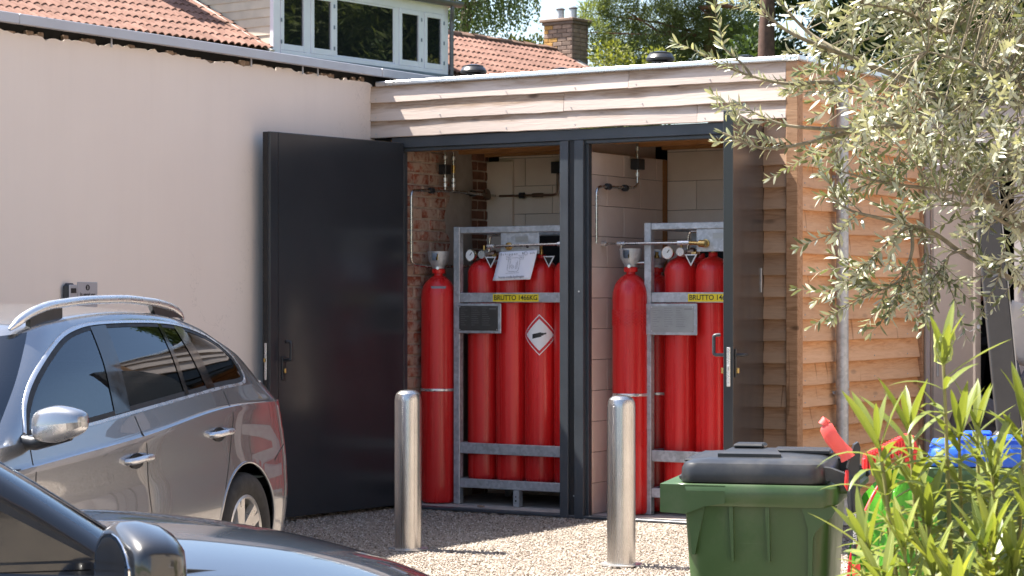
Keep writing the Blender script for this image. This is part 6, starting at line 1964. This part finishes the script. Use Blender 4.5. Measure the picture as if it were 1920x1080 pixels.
for xx in (-.22, .22):
    for yy in (-.22, .22): MB().tube([(xx, yy, 0), (xx, yy, .44)], .014, 8).build('leg', MT['parasol'], ch_)
for yy in (-.26, .26): MB().tube(arc_path([(.22, yy, .44), (.22, yy, .66), (-.23, yy, .66)], .04), .014, 8).build('armrest', MT['parasol'], ch_)
G = np.zeros((8, 8, 3))
for i in range(8):
    for j in range(8):
        u, v = j/7, i/7
        G[i, j] = (0.0+.30*u+.12*v, .03*math.sin(u*4+v), -.02+.42*v-.10*u)
sh_ = MB().grid(G).build('paper_sheet', MT['pale_sheet'], loc=(2.40, 2.03, 1.16), rot=(0, 0, R(20)), angle=60, fix=False)
md = sh_.modifiers.new('thickness', 'SOLIDIFY'); md.thickness = .002
tag(sh_, 'pale grey sheet held up by the seated person at the right edge', 'sheet')

# ------------------------------------------------------------------ oleander bush in the near right corner
ole = empty('oleander_bush', (6.586, -9.716, 0), YAW, 'yellow green oleander bush with long narrow leaves in the near right corner', 'shrub')
def leaf_mesh(L, Wd, arch, fold, mts, name='leaf', n=7):
    b = MB(); V = []; F = []; mi = []
    for i in range(n):
        t = i/(n-1)
        w = Wd*.5*(math.sin(math.pi*min(1, (t*.93+.06)))**.75)*(1 if t < 1 else .05)
        a = arch*t
        x = L*(math.sin(a)/arch if abs(arch) > 1e-3 else t); z = -L*(1-math.cos(a))/arch if abs(arch) > 1e-3 else 0
        r_ = max(.0006, .0011*(1-t*.7))*(2 if len(mts) > 1 else .01)
        V += [(x, -w, z+fold*w), (x, -r_, z), (x, r_, z), (x, w, z+fold*w)]
    for i in range(n-1):
        for k in range(3):
            F.append((i*4+k, i*4+4+k, i*4+5+k, i*4+1+k)); mi.append(1 if (k == 1 and len(mts) > 1) else 0)
    b.v = V; b.f = F; b.m = mi
    return b.mesh(name, mts, 60, fix=False)
OLm = [leaf_mesh(1.0, w, a, f, [MT['oleander_leaf'], MT['oleander_rib']]) for (w, a, f) in ((.145, .6, .30), (.135, 1.0, .35), (.15, .25, .25), (.13, 1.5, .3), (.145, .95, .2))]
r5 = random.Random(21)
def place_leaf(me, parent, p, d, up, L, name='leaf'):
    d = Vector(d).normalized(); u = Vector(up); s = u.cross(d)
    if s.length < 1e-4: s = d.orthogonal()
    s.normalize(); u = d.cross(s)
    M = Matrix(((d.x, s.x, u.x), (d.y, s.y, u.y), (d.z, s.z, u.z))).to_4x4()
    o = bpy.data.objects.new(name, me); COL.objects.link(o); o.parent = parent
    o.matrix_local = Matrix.Translation(p) @ M @ Matrix.Scale(L, 4)
    return o
# stems: (foot, mid, tip) in metres: right, depth, height
stems = [((.02, .05, .2), (.00, .02, 1.05), (-.022, 0, 1.445), 1.0), ((-.05, .0, .2), (-.10, -.02, 1.00), (-.150, -.02, 1.285), .9), ((-.03, .1, .2), (-.045, .08, 1.05), (-.075, .08, 1.31), .8),
         ((.0, -.05, .15), (-.09, -.10, .88), (-.19, -.12, 1.10), .7), ((.0, -.1, .1), (-.08, -.16, .85), (-.17, -.2, .99), .7), ((.06, 0, .2), (.07, -.05, 1.0), (.055, -.08, 1.235), .9), ((.10, .05, .2), (.12, 0, 1.05), (.135, 0, 1.335), .9),
         ((.05, -.1, .1), (.05, -.15, .88), (.03, -.2, 1.11), .8), ((.12, -.05, .1), (.13, -.12, .9), (.12, -.16, 1.12), .8), ((.02, -.1, .1), (-.01, -.2, .82), (-.045, -.25, 1.02), .8), ((.16, .1, .2), (.18, .1, 1.05), (.19, .1, 1.26), .8), ((.08, .15, .2), (.085, .16, 1.1), (.08, .18, 1.30), .7), ((.0, .12, .2), (-.02, .14, .95), (-.035, .15, 1.16), .7), ((.18, -.1, .1), (.19, -.16, .9), (.18, -.2, 1.05), .8), ((-.06, .06, .15), (-.10, .06, .9), (-.12, .06, 1.16), .7), ((.04, .08, .2), (.03, .06, 1.0), (.02, .06, 1.30), .9), ((.1, .12, .2), (.11, .1, .95), (.10, .1, 1.20), .8), ((-.02, .0, .15), (-.04, -.02, .9), (-.06, -.05, 1.14), .8), ((.14, .0, .2), (.15, -.04, .95), (.16, -.06, 1.18), .8), ((.06, -.12, .1), (.08, -.2, .8), (.09, -.24, .98), .8)]+[((.0+.02*i, -.1, .1), (-.14+.027*i, -.17, .80), (-.215+.031*i+.01*(i % 3), -.20-.02*(i % 2), .96+.035*((i*7) % 5)), .85) for i in range(13)]
nl = 0; cand = []
for si, (f, m_, t, k) in enumerate(stems):
    path = []
    for i in range(15):
        u = i/14
        path.append(Vector(f)*(1-u)**2+Vector(m_)*2*u*(1-u)+Vector(t)*u*u)
    # pull the curve through the middle point
    MB().tube(path, [.0075-.0045*i/14 for i in range(15)], 8).build('stem', MT['oleander_stem'], ole)
    Lp = sum((path[i+1]-path[i]).length for i in range(14))
    s = .0; node = 0; rot0 = r5.uniform(0, 6)
    acc = [0]
    for i in range(14): acc.append(acc[-1]+(path[i+1]-path[i]).length)
    def at_s(q):
        q = max(0, min(acc[-1]-1e-5, q))
        for i in range(14):
            if acc[i+1] >= q:
                u = (q-acc[i])/(acc[i+1]-acc[i]); return path[i].lerp(path[i+1], u), (path[i+1]-path[i]).normalized()
    while s < .52*k:
        q = acc[-1]-s
        p, tg = at_s(q)
        a1 = tg.orthogonal().normalized(); a2 = tg.cross(a1)
        for j in range(3):
            if r5.random() < (.08 if s < .25 else .22): continue
            an = rot0+node*1.05+j*2.094+r5.uniform(-.25, .25)
            el = max(-.05, .85-s*2.3-(.25 if s > .15 else 0)+r5.uniform(-.15, .15)) if s > .03 else r5.uniform(1.05, 1.35)
            out = (a1*math.cos(an)+a2*math.sin(an))
            d = out*math.cos(el)+tg*math.sin(el)
            L = r5.uniform(.105, .155)*(.72 if s < .02 else 1.0)
            me = OLm[2] if s < .03 else r5.choice(OLm)
            cand.append((me, p, d, tg if abs(d.dot(tg)) < .95 else out*-1+tg*.2, L)); nl += 1
        s += .022 if s < .05 else r5.uniform(.035, .05)
        node += 1
cand.sort(key=lambda c: c[1].y)
for c in cand[:298]: place_leaf(c[0], ole, *c[1:])
rest_b = MB()
for (me, p, d, up, L) in cand[298:]:
    d = d.normalized(); s_ = up.cross(d); s_ = s_.normalized() if s_.length > 1e-4 else d.orthogonal().normalized(); u_ = d.cross(s_)
    M = Matrix.Translation(p) @ Matrix(((d.x, s_.x, u_.x), (d.y, s_.y, u_.y), (d.z, s_.z, u_.z))).to_4x4() @ Matrix.Scale(L, 4)
    rest_b.add([M @ v.co for v in me.vertices], [tuple(q.vertices) for q in me.polygons])
if rest_b.f: rest_b.build('inner_leaves', MT['oleander_leaf'], ole, angle=60, fix=False)['kind'] = 'stuff'
for (x, y, z, n) in ((-.022, 0, 1.448, 16), (-.205, -.19, 1.0, 5), (.055, -.08, 1.24, 5)):
    b = MB()
    for i in range(n):
        q = Vector((x+r5.uniform(-.02, .02), y+r5.uniform(-.02, .02), z+r5.uniform(-.015, .045)))
        b.tube([Vector((x, y, z-.02)), q], .0012, 5)
        b.tube([q, q+Vector((r5.uniform(-.004, .004), r5.uniform(-.004, .004), .016))], [.0035, .002], 6)
    b.build('flower_bud', MT['oleander_bud'], ole)

# ------------------------------------------------------------------ olive tree
ol = empty('olive_tree', (5.591, -5.971, 0), YAW, 'olive tree with silvery leaves hanging into the upper right', 'tree')
MB().tube([(.02, 0, 0), (0, .02, .5), (-.02, 0, 1.0), (-.038, 0, 1.43)], [.07, .06, .052, .045], 14).build('trunk', MT['olive_bark'], ol)
r6 = random.Random(11)
LP, LD, LS, LL, LW, fringe = [], [], [], [], [], []
def sm(path, n=5):
    P = [Vector(p) for p in path]; out = []
    for i in range(len(P)-1):
        p0 = P[max(i-1, 0)]; p1 = P[i]; p2 = P[i+1]; p3 = P[min(i+2, len(P)-1)]
        for k in range(n):
            t = k/n
            out.append(0.5*((2*p1)+(p2-p0)*t+(2*p0-5*p1+4*p2-p3)*t*t+(-p0+3*p1-3*p2+p3)*t**3))
    out.append(P[-1]); return out
twigs = []
limb_pts = []
def leafy(path, start=.0, gap=.0185, L=.049, tipn=3):
    P = path
    acc = [0]
    for i in range(len(P)-1): acc.append(acc[-1]+(P[i+1]-P[i]).length)
    s = start*acc[-1]; k = 0
    while s < acc[-1]:
        i = max(j for j in range(len(acc)) if acc[j] <= s); i = min(i, len(P)-2)
        u = (s-acc[i])/max(1e-6, acc[i+1]-acc[i]); p = P[i].lerp(P[i+1], u); t = (P[i+1]-P[i]).normalized()
        a1 = t.orthogonal().normalized(); a2 = t.cross(a1); an = (k % 2)*math.pi/2+r6.uniform(-.4, .4)
        for sg in (1, -1):
            if r6.random() < .12: continue
            o_ = (a1*math.cos(an)+a2*math.sin(an))*sg
            d = o_*.75+t*r6.uniform(.45, .9)+Vector((0, 0, r6.uniform(-.15, .35)))
            LP.append(p); LD.append(d); LS.append(t.cross(d)+Vector((r6.uniform(-.5, .5), r6.uniform(-.5, .5), r6.uniform(-.5, .5)))); LL.append(L*r6.uniform(.65, 1.15)); LW.append(.0122*r6.uniform(.8, 1.2))
        s += gap*r6.uniform(.7, 1.3); k += 1
    for _ in range(tipn):
        t = (P[-1]-P[-2]).normalized()
        LP.append(P[-1]); LD.append(t+Vector((r6.uniform(-.4, .4), r6.uniform(-.4, .4), r6.uniform(-.3, .4)))); LS.append(Vector((r6.uniform(-1, 1), r6.uniform(-1, 1), r6.uniform(-1, 1)))); LL.append(L*.7); LW.append(.010)
for li, l in enumerate(OLIVE_LIMBS):
    P = sm(l, 5)
    n = len(P)
    L_tot = sum((P[i+1]-P[i]).length for i in range(n-1))
    r0 = .004+.0075*min(1.5, L_tot)
    MB().tube(P, [r0*(1-.85*i/(n-1))+.0012 for i in range(n)], 8).build('branch', MT['olive_bark'], ol)
    limb_pts += [(p, i/(n-1), (P[min(i+1, n-1)]-P[max(i-1, 0)]).normalized()) for i, p in enumerate(P)]
    leafy(P[int(n*.55):], 0.0, .021)
tw = MB()
def twig(p, d, Lt):
    path = [p]
    d = Vector(d).normalized()
    for i in range(5):
        d = (d+Vector((r6.uniform(-.22, .22), r6.uniform(-.22, .22), r6.uniform(-.22, .20)))).normalized()
        path.append(path[-1]+d*Lt/5)
    tw.tube(path, [.0022, .002, .0018, .0015, .0012, .0008], 5)
    leafy(path, .12, .0175)
for (p, u, t) in limb_pts:
    if u < .25: continue
    if r6.random() < (.24 if p.x < -.86 else .5):
        o_ = Vector((r6.uniform(-1, 1), r6.uniform(-1, 1), r6.uniform(-.9, 1)))
        twig(p, t*.7+o_*.7, r6.uniform(.09, .22) if p.x < -.95 else r6.uniform(.15, .30))
# fill the thick part of the crown
cnt = 0
while cnt < 760:
    x = r6.uniform(-.92, .75); z = r6.uniform(1.86, 2.95); y = r6.uniform(-.6, .6)
    lim = 1.86+max(0, (-.35-x))*.35
    if z < lim: continue
    if x < -.6 and r6.random() < .7: continue
    c = Vector((x, y, z))
    q = min(limb_pts, key=lambda k: (k[0]-c).length)
    if (q[0]-c).length > .45: continue
    tw.tube([q[0], q[0].lerp(c, .5)+Vector((0, 0, .02)), c], [.003, .0025, .002], 5)
    twig(c, (c-q[0]).normalized()+Vector((r6.uniform(-.8, .3), r6.uniform(-.7, .7), r6.uniform(-.6, .7))), r6.uniform(.14, .28)); cnt += 1
tw.build('twigs', MT['olive_bark'], ol)['kind'] = 'stuff'
OV = [leaf_mesh(1.0, w, a, f, [MT['olive_leaf']], n=5) for (w, a, f) in ((.23, .25, .3), (.25, .5, .25), (.21, -.25, .3))]
order = sorted(range(len(LP)), key=lambda i: LP[i].x-.12*r6.random())
single = set(order[:297])
for i in order[:297]:
    place_leaf(r6.choice(OV), ol, LP[i], LD[i], LD[i].cross(LS[i]) if LD[i].cross(LS[i]).length > 1e-3 else Vector((0, 0, 1)), LL[i])
rest = [i for i in range(len(LP)) if i not in single]
leaves_np('foliage', np.array([LP[i] for i in rest]), np.array([LD[i] for i in rest]), np.array([LS[i] for i in rest]), np.array([LL[i] for i in rest]), np.array([LW[i] for i in rest]), MT['olive_leaf'], ol, 'stuff', .2, True)
print('olive leaves', len(LP), 'oleander leaves', nl)
